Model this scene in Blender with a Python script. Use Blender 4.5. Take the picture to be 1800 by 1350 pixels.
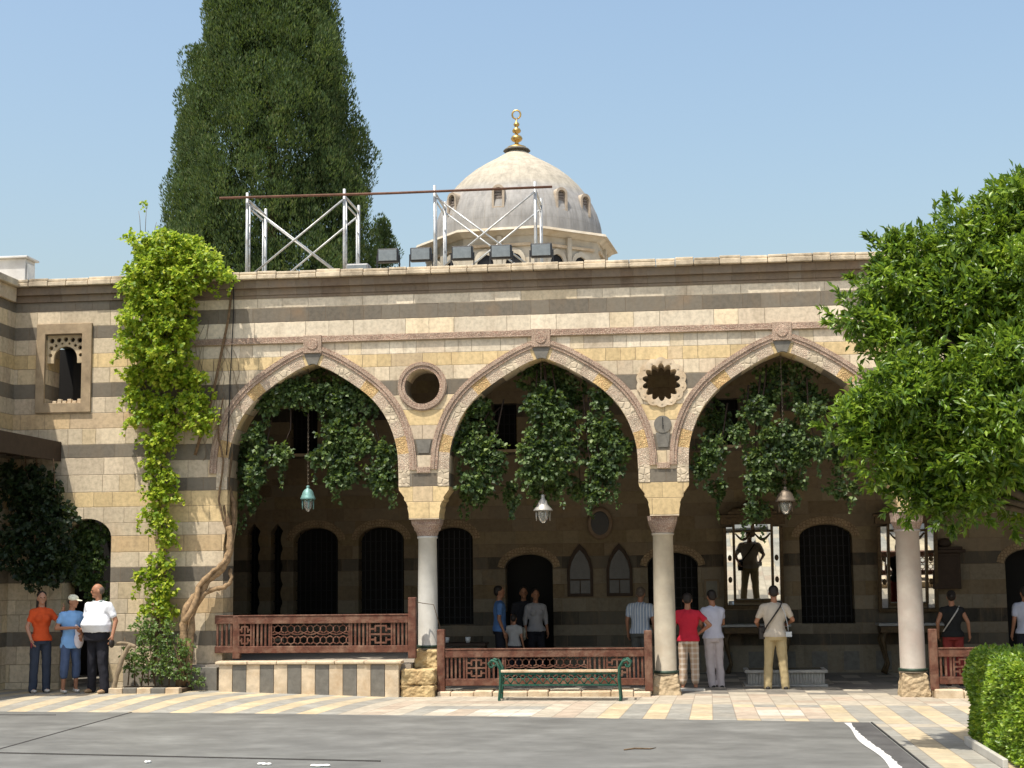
import bpy, bmesh, math, random
import numpy as np
from mathutils import Vector, Matrix, noise
from mathutils.geometry import tessellate_polygon
random.seed(7); RNG = np.random.default_rng(11)
for o in list(bpy.data.objects): bpy.data.objects.remove(o)
scene = bpy.context.scene
COL = scene.collection
# ------------------------------------------------------------------ camera
F, YAW, PITCH, ROLL, CD, CH = 2600.0, .1058, .1208, -.0122, 24.7745, 2.2179
cy, sy, cp, sp = math.cos(YAW), math.sin(YAW), math.cos(PITCH), math.sin(PITCH)
fw = Vector((-sy*cp, cy*cp, sp)); r0 = Vector((cy, sy, 0)); u0 = r0.cross(fw)
rt = math.cos(ROLL)*r0 + math.sin(ROLL)*u0; up = -math.sin(ROLL)*r0 + math.cos(ROLL)*u0
CAM = Vector((0, -CD, CH))
cam = bpy.data.cameras.new('camera'); cam.lens = F/1800*36; cam.sensor_width = 36; cam.clip_end = 2000; cam.clip_start = .1
co = bpy.data.objects.new('camera', cam); COL.objects.link(co)
M = Matrix((rt, up, -fw)).transposed().to_4x4(); M.translation = CAM; co.matrix_world = M
scene.camera = co
def W(px, py, Y):
    "point of the plane y=Y that the photo shows at pixel px,py"
    d = fw + (px-900)/F*rt + (675-py)/F*up
    return CAM + (Y-CAM.y)/d.y*d
# ------------------------------------------------------------------ light
SUN = Vector((.25, .36, -1)).normalized()
world = bpy.data.worlds.new('World'); scene.world = world; world.use_nodes = True
wn = world.node_tree; bg = wn.nodes['Background']
sky = wn.nodes.new('ShaderNodeTexSky'); sky.sky_type = 'NISHITA'; sky.sun_disc = False
sky.sun_elevation = math.asin(-SUN.z); sky.sun_rotation = math.atan2(-SUN.x, -SUN.y)
sky.air_density = 1.7; sky.dust_density = 5.2; sky.ozone_density = 2.8; sky.altitude = 300
wn.links.new(sky.outputs[0], bg.inputs[0]); bg.inputs[1].default_value = .15
sl = bpy.data.lights.new('sun', 'SUN'); sl.energy = 4.6; sl.angle = math.radians(.53); sl.color = (1, .94, .84)
so = bpy.data.objects.new('sun', sl); COL.objects.link(so); so.rotation_euler = SUN.to_track_quat('-Z', 'Y').to_euler(); so.location = (-10, -20, 40)
scene.view_settings.view_transform = 'Standard'; scene.view_settings.look = 'None'; scene.view_settings.gamma = 1
scene.view_settings.exposure = .40
scene.cycles.use_denoising = True
scene.cycles.max_bounces = 8; scene.cycles.diffuse_bounces = 4; scene.cycles.glossy_bounces = 4; scene.cycles.transparent_max_bounces = 8
# ------------------------------------------------------------------ materials
MATS = {}
class NT:
    def __init__(s, m): s.t = m.node_tree; s.n = s.t.nodes; s.l = s.t.links
    def new(s, ty, **k):
        n = s.n.new(ty)
        for a, b in k.items(): setattr(n, a, b)
        return n
    def math(s, op, a, b=None, c=None):
        n = s.n.new('ShaderNodeMath'); n.operation = op
        for i, v in enumerate((a, b, c)):
            if v is None: continue
            if isinstance(v, (int, float)): n.inputs[i].default_value = v
            else: s.l.new(v, n.inputs[i])
        return n.outputs[0]
    def mix(s, fac, a, b, ty='MIX'):
        n = s.n.new('ShaderNodeMix'); n.data_type = 'RGBA'; n.blend_type = ty
        for k, v in ((0, fac), (6, a), (7, b)):
            if isinstance(v, (int, float)): n.inputs[k].default_value = v
            elif isinstance(v, tuple): n.inputs[k].default_value = (*v[:3], 1)
            else: s.l.new(v, n.inputs[k])
        return n.outputs[2]
    def ramp(s, fac, stops, interp='LINEAR'):
        n = s.n.new('ShaderNodeValToRGB'); n.color_ramp.interpolation = interp
        e = n.color_ramp.elements
        while len(e) > 1: e.remove(e[-1])
        e[0].position = stops[0][0]; e[0].color = (*stops[0][1], 1)
        for p, c in stops[1:]:
            q = e.new(p); q.color = (*c, 1)
        s.l.new(fac, n.inputs[0]); return n.outputs[0]
    def noise(s, vec, scale, detail=4, rough=.55, dim='3D'):
        n = s.n.new('ShaderNodeTexNoise'); n.inputs['Scale'].default_value = scale
        n.inputs['Detail'].default_value = detail; n.inputs['Roughness'].default_value = rough
        if vec is not None: s.l.new(vec, n.inputs['Vector'])
        return n.outputs[0]
def newmat(name, rough=.8, metal=0, spec=.3):
    m = bpy.data.materials.new(name); m.use_nodes = True
    b = m.node_tree.nodes['Principled BSDF']
    b.inputs['Roughness'].default_value = rough; b.inputs['Metallic'].default_value = metal
    b.inputs['Specular IOR Level'].default_value = spec
    return m, NT(m), b
def g3(v): return (v, v, v)
def plain(name, col, rough=.8, metal=0, var=.25, scale=8, bump=.3, bscale=40, spec=.3, dirt=None):
    if name in MATS: return MATS[name]
    m, t, b = newmat(name, rough, metal, spec)
    tc = t.new('ShaderNodeTexCoord').outputs['Object']
    n1 = t.noise(tc, scale, 6, .6)
    c = t.ramp(n1, [(.25, tuple(x*(1-var) for x in col)), (.75, tuple(min(1, x*(1+var*.6)) for x in col))])
    if dirt:
        n2 = t.noise(tc, scale*.35, 5, .7)
        f = t.ramp(n2, [(.45, g3(0)), (.7, g3(1))]); c = t.mix(f, c, dirt)
    t.l.new(c, b.inputs['Base Color'])
    if bump:
        bn = t.new('ShaderNodeBump'); bn.inputs['Strength'].default_value = bump; bn.inputs['Distance'].default_value = .01
        t.l.new(t.noise(tc, bscale, 5, .6), bn.inputs['Height']); t.l.new(bn.outputs[0], b.inputs['Normal'])
    MATS[name] = m; return m
C_ = (.60, .50, .355); Wt = (.67, .58, .44); Y_ = (.60, .455, .245); D_ = (.150, .130, .102); P_ = (.57, .475, .345); O_ = (.53, .39, .225)
def stone(name, tones, soil=.35, blockw=(.30, .34)):
    "ashlar in courses; UV.y counts the courses, UV.x is metres"
    m, t, b = newmat(name, .85, 0, .2)
    tc = t.new('ShaderNodeTexCoord'); uv = t.new('ShaderNodeSeparateXYZ'); 
    obj = tc.outputs['Object']
    wob = t.new('ShaderNodeVectorMath', operation='MULTIPLY_ADD')
    nz = t.new('ShaderNodeTexNoise'); nz.inputs['Scale'].default_value = 9; nz.inputs['Detail'].default_value = 2
    t.l.new(obj, nz.inputs['Vector'])
    t.l.new(nz.outputs['Color'], wob.inputs[0]); wob.inputs[1].default_value = (.02, .05, 0); t.l.new(tc.outputs['UV'], wob.inputs[2])
    t.l.new(wob.outputs[0], uv.inputs[0])
    v = t.math('SUBTRACT', uv.outputs[1], .025); u = uv.outputs[0]
    row = t.math('FLOOR', v); fv = t.math('FRACT', v)
    wr = t.new('ShaderNodeTexWhiteNoise', noise_dimensions='1D'); t.l.new(t.math('ADD', row, 3.7), wr.inputs['W'])
    wv = t.math('MULTIPLY_ADD', wr.outputs[0], blockw[1], blockw[0])
    uu = t.math('ADD', t.math('DIVIDE', u, wv), t.math('MULTIPLY', wr.outputs[0], 37.0))
    # uneven block lengths
    uu = t.math('ADD', uu, t.math('MULTIPLY', t.math('SINE', t.math('MULTIPLY', uu, 2.1)), .28))
    bi = t.math('FLOOR', uu); fu = t.math('FRACT', uu)
    cv = t.new('ShaderNodeCombineXYZ'); t.l.new(bi, cv.inputs[0]); t.l.new(row, cv.inputs[1])
    rn = t.new('ShaderNodeTexWhiteNoise', noise_dimensions='2D'); t.l.new(cv.outputs[0], rn.inputs['Vector'])
    rs = t.new('ShaderNodeSeparateColor'); t.l.new(rn.outputs['Color'], rs.inputs[0])
    N = len(tones)
    base = t.ramp(t.math('DIVIDE', t.math('ADD', row, .5), float(N)), [(i/N, c) for i, c in enumerate(tones)], 'CONSTANT')
    # per block: value and some blocks swap to ochre or pink
    val = t.math('MULTIPLY_ADD', rs.outputs[0], .30, .85)
    lum = t.new('ShaderNodeRGBToBW'); t.l.new(base, lum.inputs[0])
    light = t.math('GREATER_THAN', lum.outputs[0], .2)
    c = t.mix(t.math('MULTIPLY', t.math('MULTIPLY', t.math('GREATER_THAN', rs.outputs[1], .84), light), .4), base, Y_)
    c = t.mix(t.math('MULTIPLY', t.math('MULTIPLY', t.math('LESS_THAN', rs.outputs[1], .10), light), .5), c, (.52, .41, .29))
    vc = t.new('ShaderNodeCombineColor')
    for i in range(3): t.l.new(val, vc.inputs[i])
    c = t.mix(1, c, vc.outputs[0], 'MULTIPLY')
    mot = t.ramp(t.noise(obj, 14, 7, .65), [(.3, g3(.72)), (.55, g3(1)), (.8, g3(1.12))])
    c = t.mix(1, c, mot, 'MULTIPLY')
    db = t.math('SUBTRACT', 1.0, light)
    c = t.mix(t.math('MULTIPLY', db, t.math('MULTIPLY', rs.outputs[2], .38)), c, (.27, .235, .18))
    # soot / water streaks that run down
    mp = t.new('ShaderNodeMapping'); mp.inputs['Scale'].default_value = (1.6, 1.6, .35); t.l.new(obj, mp.inputs[0])
    st = t.ramp(t.noise(mp.outputs[0], 2.2, 8, .7), [(.48, g3(0)), (.72, g3(1))])
    c = t.mix(t.math('MULTIPLY', st, soil), c, (.22, .16, .10))
    rust = t.ramp(t.noise(obj, 1.3, 6, .6), [(.58, g3(0)), (.75, g3(1))])
    c = t.mix(t.math('MULTIPLY', rust, .2), c, (.42, .22, .08))
    eu = t.math('MULTIPLY', t.math('MINIMUM', fu, t.math('SUBTRACT', 1.0, fu)), wv)
    ev = t.math('MULTIPLY', t.math('MINIMUM', fv, t.math('SUBTRACT', 1.0, fv)), .26)
    e = t.math('MINIMUM', eu, ev)
    jm = t.new('ShaderNodeMapRange'); jm.inputs[1].default_value = .002; jm.inputs[2].default_value = .008
    jm.inputs[3].default_value = 1; jm.inputs[4].default_value = 0; t.l.new(e, jm.inputs[0])
    c = t.mix(t.math('MULTIPLY', jm.outputs[0], .6), c, (.20, .15, .10))
    t.l.new(c, b.inputs['Base Color'])
    h = t.math('ADD', t.math('MULTIPLY', t.noise(obj, 30, 6, .65), .5), t.math('MULTIPLY', jm.outputs[0], -1.0))
    h = t.math('ADD', h, t.math('MULTIPLY', rs.outputs[2], .35))
    bn = t.new('ShaderNodeBump'); bn.inputs['Strength'].default_value = .55; bn.inputs['Distance'].default_value = .012
    t.l.new(h, bn.inputs['Height']); t.l.new(bn.outputs[0], b.inputs['Normal'])
    return m
def carved(name, ca, cb, scale=26, amt=.5):
    "stone with shallow carved arabesque inlay"
    m, t, b = newmat(name, .85, 0, .2)
    tc = t.new('ShaderNodeTexCoord').outputs['Object']
    vo = t.new('ShaderNodeTexVoronoi', feature='DISTANCE_TO_EDGE'); vo.inputs['Scale'].default_value = scale; vo.inputs['Randomness'].default_value = .55
    t.l.new(tc, vo.inputs['Vector'])
    f = t.ramp(vo.outputs['Distance'], [(.04, g3(1)), (.16, g3(0))])
    n = t.noise(tc, 5, 6, .7); f2 = t.math('MULTIPLY', f, t.ramp(n, [(.3, g3(.35)), (.6, g3(1))]))
    c = t.mix(t.math('MULTIPLY', f2, amt), ca, cb)
    c = t.mix(1, c, t.ramp(t.noise(tc, 3, 7, .7), [(.3, g3(.62)), (.65, g3(1.1))]), 'MULTIPLY')
    t.l.new(c, b.inputs['Base Color'])
    bn = t.new('ShaderNodeBump'); bn.inputs['Strength'].default_value = .7; bn.inputs['Distance'].default_value = .015
    t.l.new(f, bn.inputs['Height']); bn.invert = True; t.l.new(bn.outputs[0], b.inputs['Normal'])
    MATS[name] = m; return m
def leafmat(name, cols, rough=.45, spec=.5, trans=.35, patch=None):
    m, t, b = newmat(name, rough, 0, spec)
    g = t.new('ShaderNodeNewGeometry')
    n = len(cols); c = t.ramp(g.outputs['Random Per Island'], [(i/max(1, n-1), k) for i, k in enumerate(cols)])
    if patch:   # noise patches of darker and lighter leaf colour, for contrast between clumps
        tc = t.new('ShaderNodeTexCoord').outputs['Object']
        c = t.mix(1, c, t.ramp(t.noise(tc, patch, 3, .6), [(.36, (.50, .55, .55)), (.52, g3(1)), (.66, (1.45, 1.3, 1.05))]), 'MULTIPLY')
    t.l.new(c, b.inputs['Base Color'])
    tr = t.new('ShaderNodeBsdfTranslucent'); t.l.new(t.mix(.5, c, (.30, .42, .04)), tr.inputs[0])
    mx = t.new('ShaderNodeMixShader'); mx.inputs[0].default_value = trans
    out = t.n['Material Output']
    t.l.new(b.outputs[0], mx.inputs[1]); t.l.new(tr.outputs[0], mx.inputs[2]); t.l.new(mx.outputs[0], out.inputs[0])
    MATS[name] = m; return m
def cloth(name, col, kind=None, c2=None, scale=60):
    m, t, b = newmat(name, .9, 0, .15)
    tc = t.new('ShaderNodeTexCoord').outputs['Object']
    c = t.mix(t.noise(tc, 9, 4), tuple(x*.82 for x in col), tuple(min(1, x*1.1) for x in col))
    if kind:
        s = t.new('ShaderNodeSeparateXYZ'); t.l.new(tc, s.inputs[0])
        fx = t.math('GREATER_THAN', t.math('SINE', t.math('MULTIPLY', s.outputs[0], scale)), .35)
        if kind == 'plaid':
            fz = t.math('GREATER_THAN', t.math('SINE', t.math('MULTIPLY', s.outputs[2], scale)), .45)
            fx = t.math('MULTIPLY', t.math('ADD', fx, fz), .5)
        c = t.mix(fx, c, c2)
    t.l.new(c, b.inputs['Base Color'])
    bn = t.new('ShaderNodeBump'); bn.inputs['Strength'].default_value = .5; bn.inputs['Distance'].default_value = .03
    mp = t.new('ShaderNodeMapping'); mp.inputs['Scale'].default_value = (1, 1, .45); t.l.new(tc, mp.inputs[0])
    t.l.new(t.noise(mp.outputs[0], 13, 2, .4), bn.inputs['Height']); t.l.new(bn.outputs[0], b.inputs['Normal'])
    return m
# ------------------------------------------------------------------ mesh helpers
def tag(o, label=None, cat=None, group=None, kind=None):
    if label: o['label'] = label
    if cat: o['category'] = cat
    if group: o['group'] = group
    if kind: o['kind'] = kind
    return o
def thing(name, label, cat, loc=(0, 0, 0), group=None):
    o = bpy.data.objects.new(name, None); COL.objects.link(o); o.location = loc; o.empty_display_size = .2
    return tag(o, label, cat, group)
class MB:
    def __init__(s): s.v = []; s.f = []; s.m = []; s.sm = []
    def add(s, vs, fs, mi=0, smooth=False):
        k = len(s.v); s.v += [tuple(v) for v in vs]; s.f += [tuple(i+k for i in f) for f in fs]
        s.m += [mi]*len(fs); s.sm += [smooth]*len(fs); return s
    def box(s, x0, x1, y0, y1, z0, z1, mi=0):
        vs = [(x, y, z) for z in (z0, z1) for y in (y0, y1) for x in (x0, x1)]
        return s.add(vs, [(0, 2, 3, 1), (4, 5, 7, 6), (0, 1, 5, 4), (2, 6, 7, 3), (0, 4, 6, 2), (1, 3, 7, 5)], mi)
    def bar(s, a, b, w, h=None, mi=0):
        "square bar from a to b"
        h = h or w; a = Vector(a); b = Vector(b); d = (b-a).normalized()
        q = Vector((0, 1, 0)) if abs(d.y) < .9 else Vector((0, 0, 1))
        x = d.cross(q).normalized(); y = x.cross(d)
        vs = [p + x*sx*w/2 + y*sy_*h/2 for p in (a, b) for sx, sy_ in ((-1, -1), (1, -1), (1, 1), (-1, 1))]
        return s.add(vs, [(3, 2, 1, 0), (4, 5, 6, 7)]+[(i, (i+1) % 4, (i+1) % 4+4, i+4) for i in range(4)], mi)
    def prism(s, poly, y0, y1, holes=(), mi=0):
        "polygon in x,z extruded along y"
        loops = [[Vector((x, z, 0)) for x, z in p] for p in (poly, *holes)]
        tr = tessellate_polygon(loops); pts = [p for l in loops for p in l]; n = len(pts)
        vs = [(p.x, y0, p.y) for p in pts]+[(p.x, y1, p.y) for p in pts]
        fs = []
        for t in tr:
            a, b, c = t; A = (pts[b]-pts[a]).cross(pts[c]-pts[a]).z
            if A < 0: b, c = c, b
            fs += [(a, b, c), (a+n, c+n, b+n)]
        k = 0
        for li, l in enumerate(loops):
            ar = sum(l[i].x*l[(i+1) % len(l)].y-l[(i+1) % len(l)].x*l[i].y for i in range(len(l)))
            flip = (ar < 0) ^ (li > 0)
            for i in range(len(l)):
                a, b = k+i, k+(i+1) % len(l)
                fs.append((a, a+n, b+n, b) if not flip else (a, b, b+n, a+n))
            k += len(l)
        return s.add(vs, fs, mi)
    def lathe(s, prof, c=(0, 0), n=24, mi=0, smooth=True, ax=1, ay=1):
        vs = []; fs = []
        for r, z in prof:
            for i in range(n):
                a = 2*math.pi*i/n; vs.append((c[0]+r*math.cos(a)*ax, c[1]+r*math.sin(a)*ay, z))
        m = len(prof)
        for j in range(m-1):
            for i in range(n):
                a = j*n+i; b = j*n+(i+1) % n; fs.append((a, b, b+n, a+n))
        s.add(vs, fs, mi, smooth)
        k = len(s.v)-m*n
        s.f += [tuple(k+i for i in reversed(range(n))), tuple(k+(m-1)*n+i for i in range(n))]; s.m += [mi]*2; s.sm += [False]*2
        return s
    def tube(s, pts, rs, n=8, mi=0):
        pts = [Vector(p) for p in pts]
        if isinstance(rs, (int, float)): rs = [rs]*len(pts)
        vs = []; fs = []; q = None
        for i, p in enumerate(pts):
            d = (pts[min(i+1, len(pts)-1)]-pts[max(i-1, 0)]).normalized()
            if q is None: q = d.orthogonal().normalized()
            q = (q-d*q.dot(d)).normalized(); w = d.cross(q)
            for k in range(n):
                a = 2*math.pi*k/n; vs.append(p+(q*math.cos(a)+w*math.sin(a))*rs[i])
        for j in range(len(pts)-1):
            for k in range(n): fs.append((j*n+k, j*n+(k+1) % n, (j+1)*n+(k+1) % n, (j+1)*n+k))
        fs += [tuple(reversed(range(n))), tuple((len(pts)-1)*n+k for k in range(n))]
        return s.add(vs, fs, mi, True)
    def ell(s, c, r, n=12, rot=None, mi=0):
        vs = []; fs = []; c = Vector(c)
        for j in range(n+1):
            th = math.pi*j/n
            for i in range(n*2 if j not in (0, n) else 1):
                a = 2*math.pi*i/(n*2)
                v = Vector((r[0]*math.sin(th)*math.cos(a), r[1]*math.sin(th)*math.sin(a), r[2]*math.cos(th)))
                if rot: v = rot @ v
                vs.append(c+v)
        m = n*2; st = lambda j: 0 if j == 0 else 1+(j-1)*m
        for i in range(m):
            fs.append((0, 1+i, 1+(i+1) % m)); k = st(n-1); fs.append((k+i, len(vs)-1, k+(i+1) % m))
            for j in range(1, n-1): fs.append((st(j)+i, st(j+1)+i, st(j+1)+(i+1) % m, st(j)+(i+1) % m))
        return s.add(vs, fs, mi, True)
    def cap(s, a, b, ra, rb, n=10):
        "tapered capsule"
        a = Vector(a); b = Vector(b); d = (b-a); L = max(d.length, 1e-5); d = d/L
        q = d.orthogonal().normalized(); w = d.cross(q); rings = []
        for k in range(4): t = math.pi/2*(1-k/3.); rings.append((-math.sin(t)*ra, max(math.cos(t)*ra, 1e-4)))
        for k in range(4): t = math.pi/2*(k/3.); rings.append((L+math.sin(t)*rb, max(math.cos(t)*rb, 1e-4)))
        vs = []; fs = []
        for h, r in rings:
            for i in range(n): an = 2*math.pi*i/n; vs.append(a+d*h+(q*math.cos(an)+w*math.sin(an))*r)
        for j in range(len(rings)-1):
            for i in range(n): fs.append((j*n+i, j*n+(i+1) % n, (j+1)*n+(i+1) % n, (j+1)*n+i))
        fs += [tuple(reversed(range(n))), tuple((len(rings)-1)*n+i for i in range(n))]
        return s.add(vs, fs, 0, True)
    def build(s, name, mats, parent=None, bevel=0, loc=None, label=None):
        me = bpy.data.meshes.new(name)
        off = Vector((0, 0, 0))
        if parent is not None:
            q = parent
            while q is not None: off += Vector(q.location); q = q.parent
        vs = [(v[0]-off.x, v[1]-off.y, v[2]-off.z) for v in s.v]
        me.from_pydata(vs, [], s.f)
        if not isinstance(mats, (list, tuple)): mats = [mats]
        for m in mats: me.materials.append(m)
        me.polygons.foreach_set('material_index', s.m); me.polygons.foreach_set('use_smooth', s.sm)
        o = bpy.data.objects.new(name, me); COL.objects.link(o); o.parent = parent
        if bevel:
            b = o.modifiers.new('bevel', 'BEVEL'); b.width = bevel; b.segments = 2; b.limit_method = 'ANGLE'; b.angle_limit = math.radians(40)
        if label: o['label'] = label
        return o
def course_uv(o, bounds, jit=0):
    "cut a wall at its course lines and number the courses in UV.y"
    me = o.data; bm = bmesh.new(); bm.from_mesh(me)
    oz = o.parent.matrix_world.translation.z if o.parent else 0
    for z in bounds:
        bmesh.ops.bisect_plane(bm, geom=bm.verts[:]+bm.edges[:]+bm.faces[:], plane_co=(0, 0, z-oz), plane_no=(0, 0, 1), dist=1e-5)
    uvl = bm.loops.layers.uv.new('UVMap'); bs = list(bounds)
    for f in bm.faces:
        zc = f.calc_center_median().z+oz; n = f.normal
        i = sum(1 for b in bs if zc > b)-1
        i = max(0, min(len(bs)-2, i)); z0, z1 = bs[i], bs[i+1]
        for l in f.loops:
            p = l.vert.co
            u = p.y+.13 if abs(n.x) > .7 else p.x
            if abs(n.z) > .75: v_ = i+.5+(p.y % .6)*.4
            else: v_ = i+(p.z+oz-z0)/(z1-z0)
            l[uvl].uv = (u, min(max(v_, i+.001), i+.999)+.025)
    bm.to_mesh(me); bm.free()
def leaves(name, P, D, S, mat, parent=None, wid=.42, fold=.25, label=None, N=None, nz=.6):
    P = np.asarray(P, float); D = np.asarray(D, float); S = np.asarray(S, float); n = len(P)
    D = D/np.linalg.norm(D, axis=1, keepdims=True)
    R = RNG.normal(size=(n, 3))
    if N is not None: R = np.cross(D, np.asarray(N, float)+R*nz)
    Sd = np.cross(D, R) if N is None else R
    Sd /= np.linalg.norm(Sd, axis=1, keepdims=True)+1e-9
    N = np.cross(Sd, D); N *= np.where(N[:, 2:] < 0, -1, 1)
    L = S[:, None]
    v = np.empty((n, 4, 3)); v[:, 0] = P; v[:, 2] = P+D*L
    m = P+D*L*.48+N*L*fold*wid
    v[:, 1] = m+Sd*L*wid*.5; v[:, 3] = m-Sd*L*wid*.5
    off = np.array(parent_loc(parent)); v -= off
    me = bpy.data.meshes.new(name); me.vertices.add(n*4); me.loops.add(n*6); me.polygons.add(n*2)
    me.vertices.foreach_set('co', v.reshape(-1))
    b = (np.arange(n)*4)[:, None]; li = np.concatenate([b+0, b+1, b+2, b+0, b+2, b+3], 1).reshape(-1)
    me.loops.foreach_set('vertex_index', li.astype(np.int32))
    me.polygons.foreach_set('loop_start', (np.arange(n*2)*3).astype(np.int32)); me.polygons.foreach_set('loop_total', np.full(n*2, 3, np.int32))
    me.update(calc_edges=True); me.materials.append(mat)
    o = bpy.data.objects.new(name, me); COL.objects.link(o); o.parent = parent
    if label: o['label'] = label
    return o
def parent_loc(p):
    o = Vector((0, 0, 0))
    while p is not None: o += Vector(p.location); p = p.parent
    return o
# ------------------------------------------------------------------ shared materials
COPE = plain('coping stone', (.60, .50, .36), .9, var=.4, scale=5, dirt=(.2, .16, .11), bump=.6)
SOOT = stone('weathered cornice stone', [(.17, .125, .088), (.15, .095, .07), (.14, .115, .09)], .8, (.22, .15))
MOULD = carved('carved pink moulding', (.47, .36, .27), (.24, .10, .07), 38, .55)
VO_A = carved('voussoir pale carved', (.57, .48, .36), (.36, .20, .14), 34, .45)
VO_B = carved('voussoir ochre carved', (.58, .42, .20), (.34, .15, .07), 26, .45)
VO_C = carved('voussoir buff', (.56, .47, .34), (.42, .34, .25), 10, .5)
BASALT = plain('grey basalt', (.16, .148, .125), .75, var=.3, scale=10, bump=.3)
CREAM = plain('cream limestone', (.58, .47, .33), .85, var=.3, scale=6, dirt=(.42, .30, .18), bump=.5)
OCHRE = plain('ochre limestone', (.56, .39, .18), .85, var=.3, scale=6, dirt=(.42, .24, .10), bump=.5)
PINKC = carved('carved capital stone', (.44, .34, .27), (.22, .12, .09), 34, .8)
MARB = plain('pale marble shaft', (.48, .465, .42), .5, var=.22, scale=3, bump=.15, dirt=(.42, .39, .33))
MARB2 = plain('buff marble shaft', (.42, .37, .285), .55, var=.25, scale=3, bump=.2, dirt=(.36, .29, .21))
MARB3 = plain('brownish marble shaft', (.35, .31, .265), .55, var=.25, scale=3, bump=.2, dirt=(.33, .26, .22))
WOOD = plain('red brown painted wood', (.115, .043, .025), .65, var=.5, scale=14, bump=.5, dirt=(.20, .115, .075))
DWOOD = plain('dark old wood', (.045, .028, .018), .7, var=.3, scale=8)
IRON = plain('dark iron', (.02, .02, .022), .5, .4, var=.2)
GREENM = plain('green enamelled iron', (.008, .075, .048), .6, .1, var=.4, scale=20, dirt=(.06, .10, .07))
VOID = plain('dark room', (.012, .011, .010), .9, var=.1, bump=0)  # near-black colour stands in for the darkness of unlit rooms
STEEL = plain('galvanised steel', (.50, .51, .50), .45, .5, var=.2, scale=12, dirt=(.30, .28, .25))
RUST = plain('rusty steel pole', (.14, .07, .045), .7, .3, var=.4, scale=10)
BARK = plain('vine bark', (.17, .11, .06), .9, var=.6, scale=18, bump=1, bscale=30)
# ------------------------------------------------------------------ ground
def gz(x, y):
    g = np.interp(x, [-8, -4.5, 0, 4], [.18, .06, .04, .0])
    t = min(1, max(0, (y+3.4)/2.2)); t = t*t*(3-2*t); return float(g*t)
def build_ground():
    m, t, b = newmat('paving stones', .7, 0, .3)
    at = t.new('ShaderNodeAttribute'); at.attribute_name = 'tint'
    tc = t.new('ShaderNodeTexCoord'); s = t.new('ShaderNodeSeparateXYZ'); t.l.new(tc.outputs['UV'], s.inputs[0])
    e = t.math('MINIMUM', t.math('MINIMUM', s.outputs[0], t.math('SUBTRACT', 1.0, s.outputs[0])), t.math('MINIMUM', s.outputs[1], t.math('SUBTRACT', 1.0, s.outputs[1])))
    j = t.ramp(e, [(.012, g3(1)), (.035, g3(0))])
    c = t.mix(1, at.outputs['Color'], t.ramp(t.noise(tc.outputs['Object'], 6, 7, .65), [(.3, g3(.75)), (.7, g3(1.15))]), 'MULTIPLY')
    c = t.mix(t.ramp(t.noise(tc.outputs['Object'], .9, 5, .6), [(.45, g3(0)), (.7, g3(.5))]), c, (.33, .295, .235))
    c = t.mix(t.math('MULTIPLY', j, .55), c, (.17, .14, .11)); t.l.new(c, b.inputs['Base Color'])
    bn = t.new('ShaderNodeBump'); bn.inputs['Strength'].default_value = .4; bn.inputs['Distance'].default_value = .006
    t.l.new(t.math('SUBTRACT', t.noise(tc.outputs['Object'], 25, 5), j), bn.inputs['Height']); t.l.new(bn.outputs[0], b.inputs['Normal'])
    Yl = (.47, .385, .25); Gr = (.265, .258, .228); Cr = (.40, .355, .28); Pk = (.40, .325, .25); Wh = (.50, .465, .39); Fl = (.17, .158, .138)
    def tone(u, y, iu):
        if y > .35: return Fl if random.random() < .7 else Cr  # arcade floor colour darkened to deepen the shade inside
        if u > -1.0:
            if y < -4.25: return Yl if iu % 2 else Gr
            if y < -3.9: return Cr
            if y > -1.0: return random.choice((Cr, Cr, Pk))
            if y > -1.35: return Cr
            if .95 < u < 2.25 and -3.2 < y < -1.7:
                return Wh if (1.25 < u < 1.95 and -2.8 < y < -2.0) else Pk
            return Yl if iu % 2 else Gr
        if u > -5.0:
            du = max(-5.0-u, u+1.0); dy = max(-4.6-y, y+.6)
            k = int(-max(du, dy)/.34)
            if -3.1 < u < -2.0 and -2.9 < y < -2.2: return Wh
            return (Cr, Pk, Cr, Gr, Cr, Pk, Cr, Cr)[k % 8] if random.random() < .97 else Wh
        return Yl if iu % 2 else Gr
    vs = []; fs = []; cols = []
    st = .33
    def kx(u): return float(np.interp(u, [-6.5, -5, -1, 1], [.34, .25, .10, 0]))
    def pt(u, y): x = u+(min(max(y, -5.5), .3)+3)*kx(u); return (x, y, gz(x, y))
    us = [-14+i*st for i in range(80)]; ys = [-14+i*.36 for i in range(57)]
    for a, u in enumerate(us[:-1]):
        for bq, y in enumerate(ys[:-1]):
            k = len(vs); u1, y1 = us[a+1], ys[bq+1]
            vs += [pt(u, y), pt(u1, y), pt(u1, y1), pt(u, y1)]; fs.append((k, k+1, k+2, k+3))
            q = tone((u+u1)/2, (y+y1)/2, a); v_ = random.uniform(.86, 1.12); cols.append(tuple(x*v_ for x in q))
    me = bpy.data.meshes.new('courtyard_paving'); me.from_pydata(vs, [], fs)
    uv = me.uv_layers.new(name='UVMap'); uv.data.foreach_set('uv', [0., 0, 1, 0, 1, 1, 0, 1]*len(fs))
    ca = me.attributes.new('tint', 'FLOAT_COLOR', 'FACE')
    ca.data.foreach_set('color', [x for c in cols for x in (*c, 1.)]); me.materials.append(m)
    o = bpy.data.objects.new('courtyard_paving', me); COL.objects.link(o); tag(o, kind='structure')
    g = MB(); g.add([(-600, -600, -.03), (600, -600, -.03), (600, 600, -.03), (-600, 600, -.03)], [(0, 1, 2, 3)])
    tag(g.build('ground', plain('dusty ground', (.36, .31, .24), .95, scale=.5, bump=0)), kind='structure')
build_ground()
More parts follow.
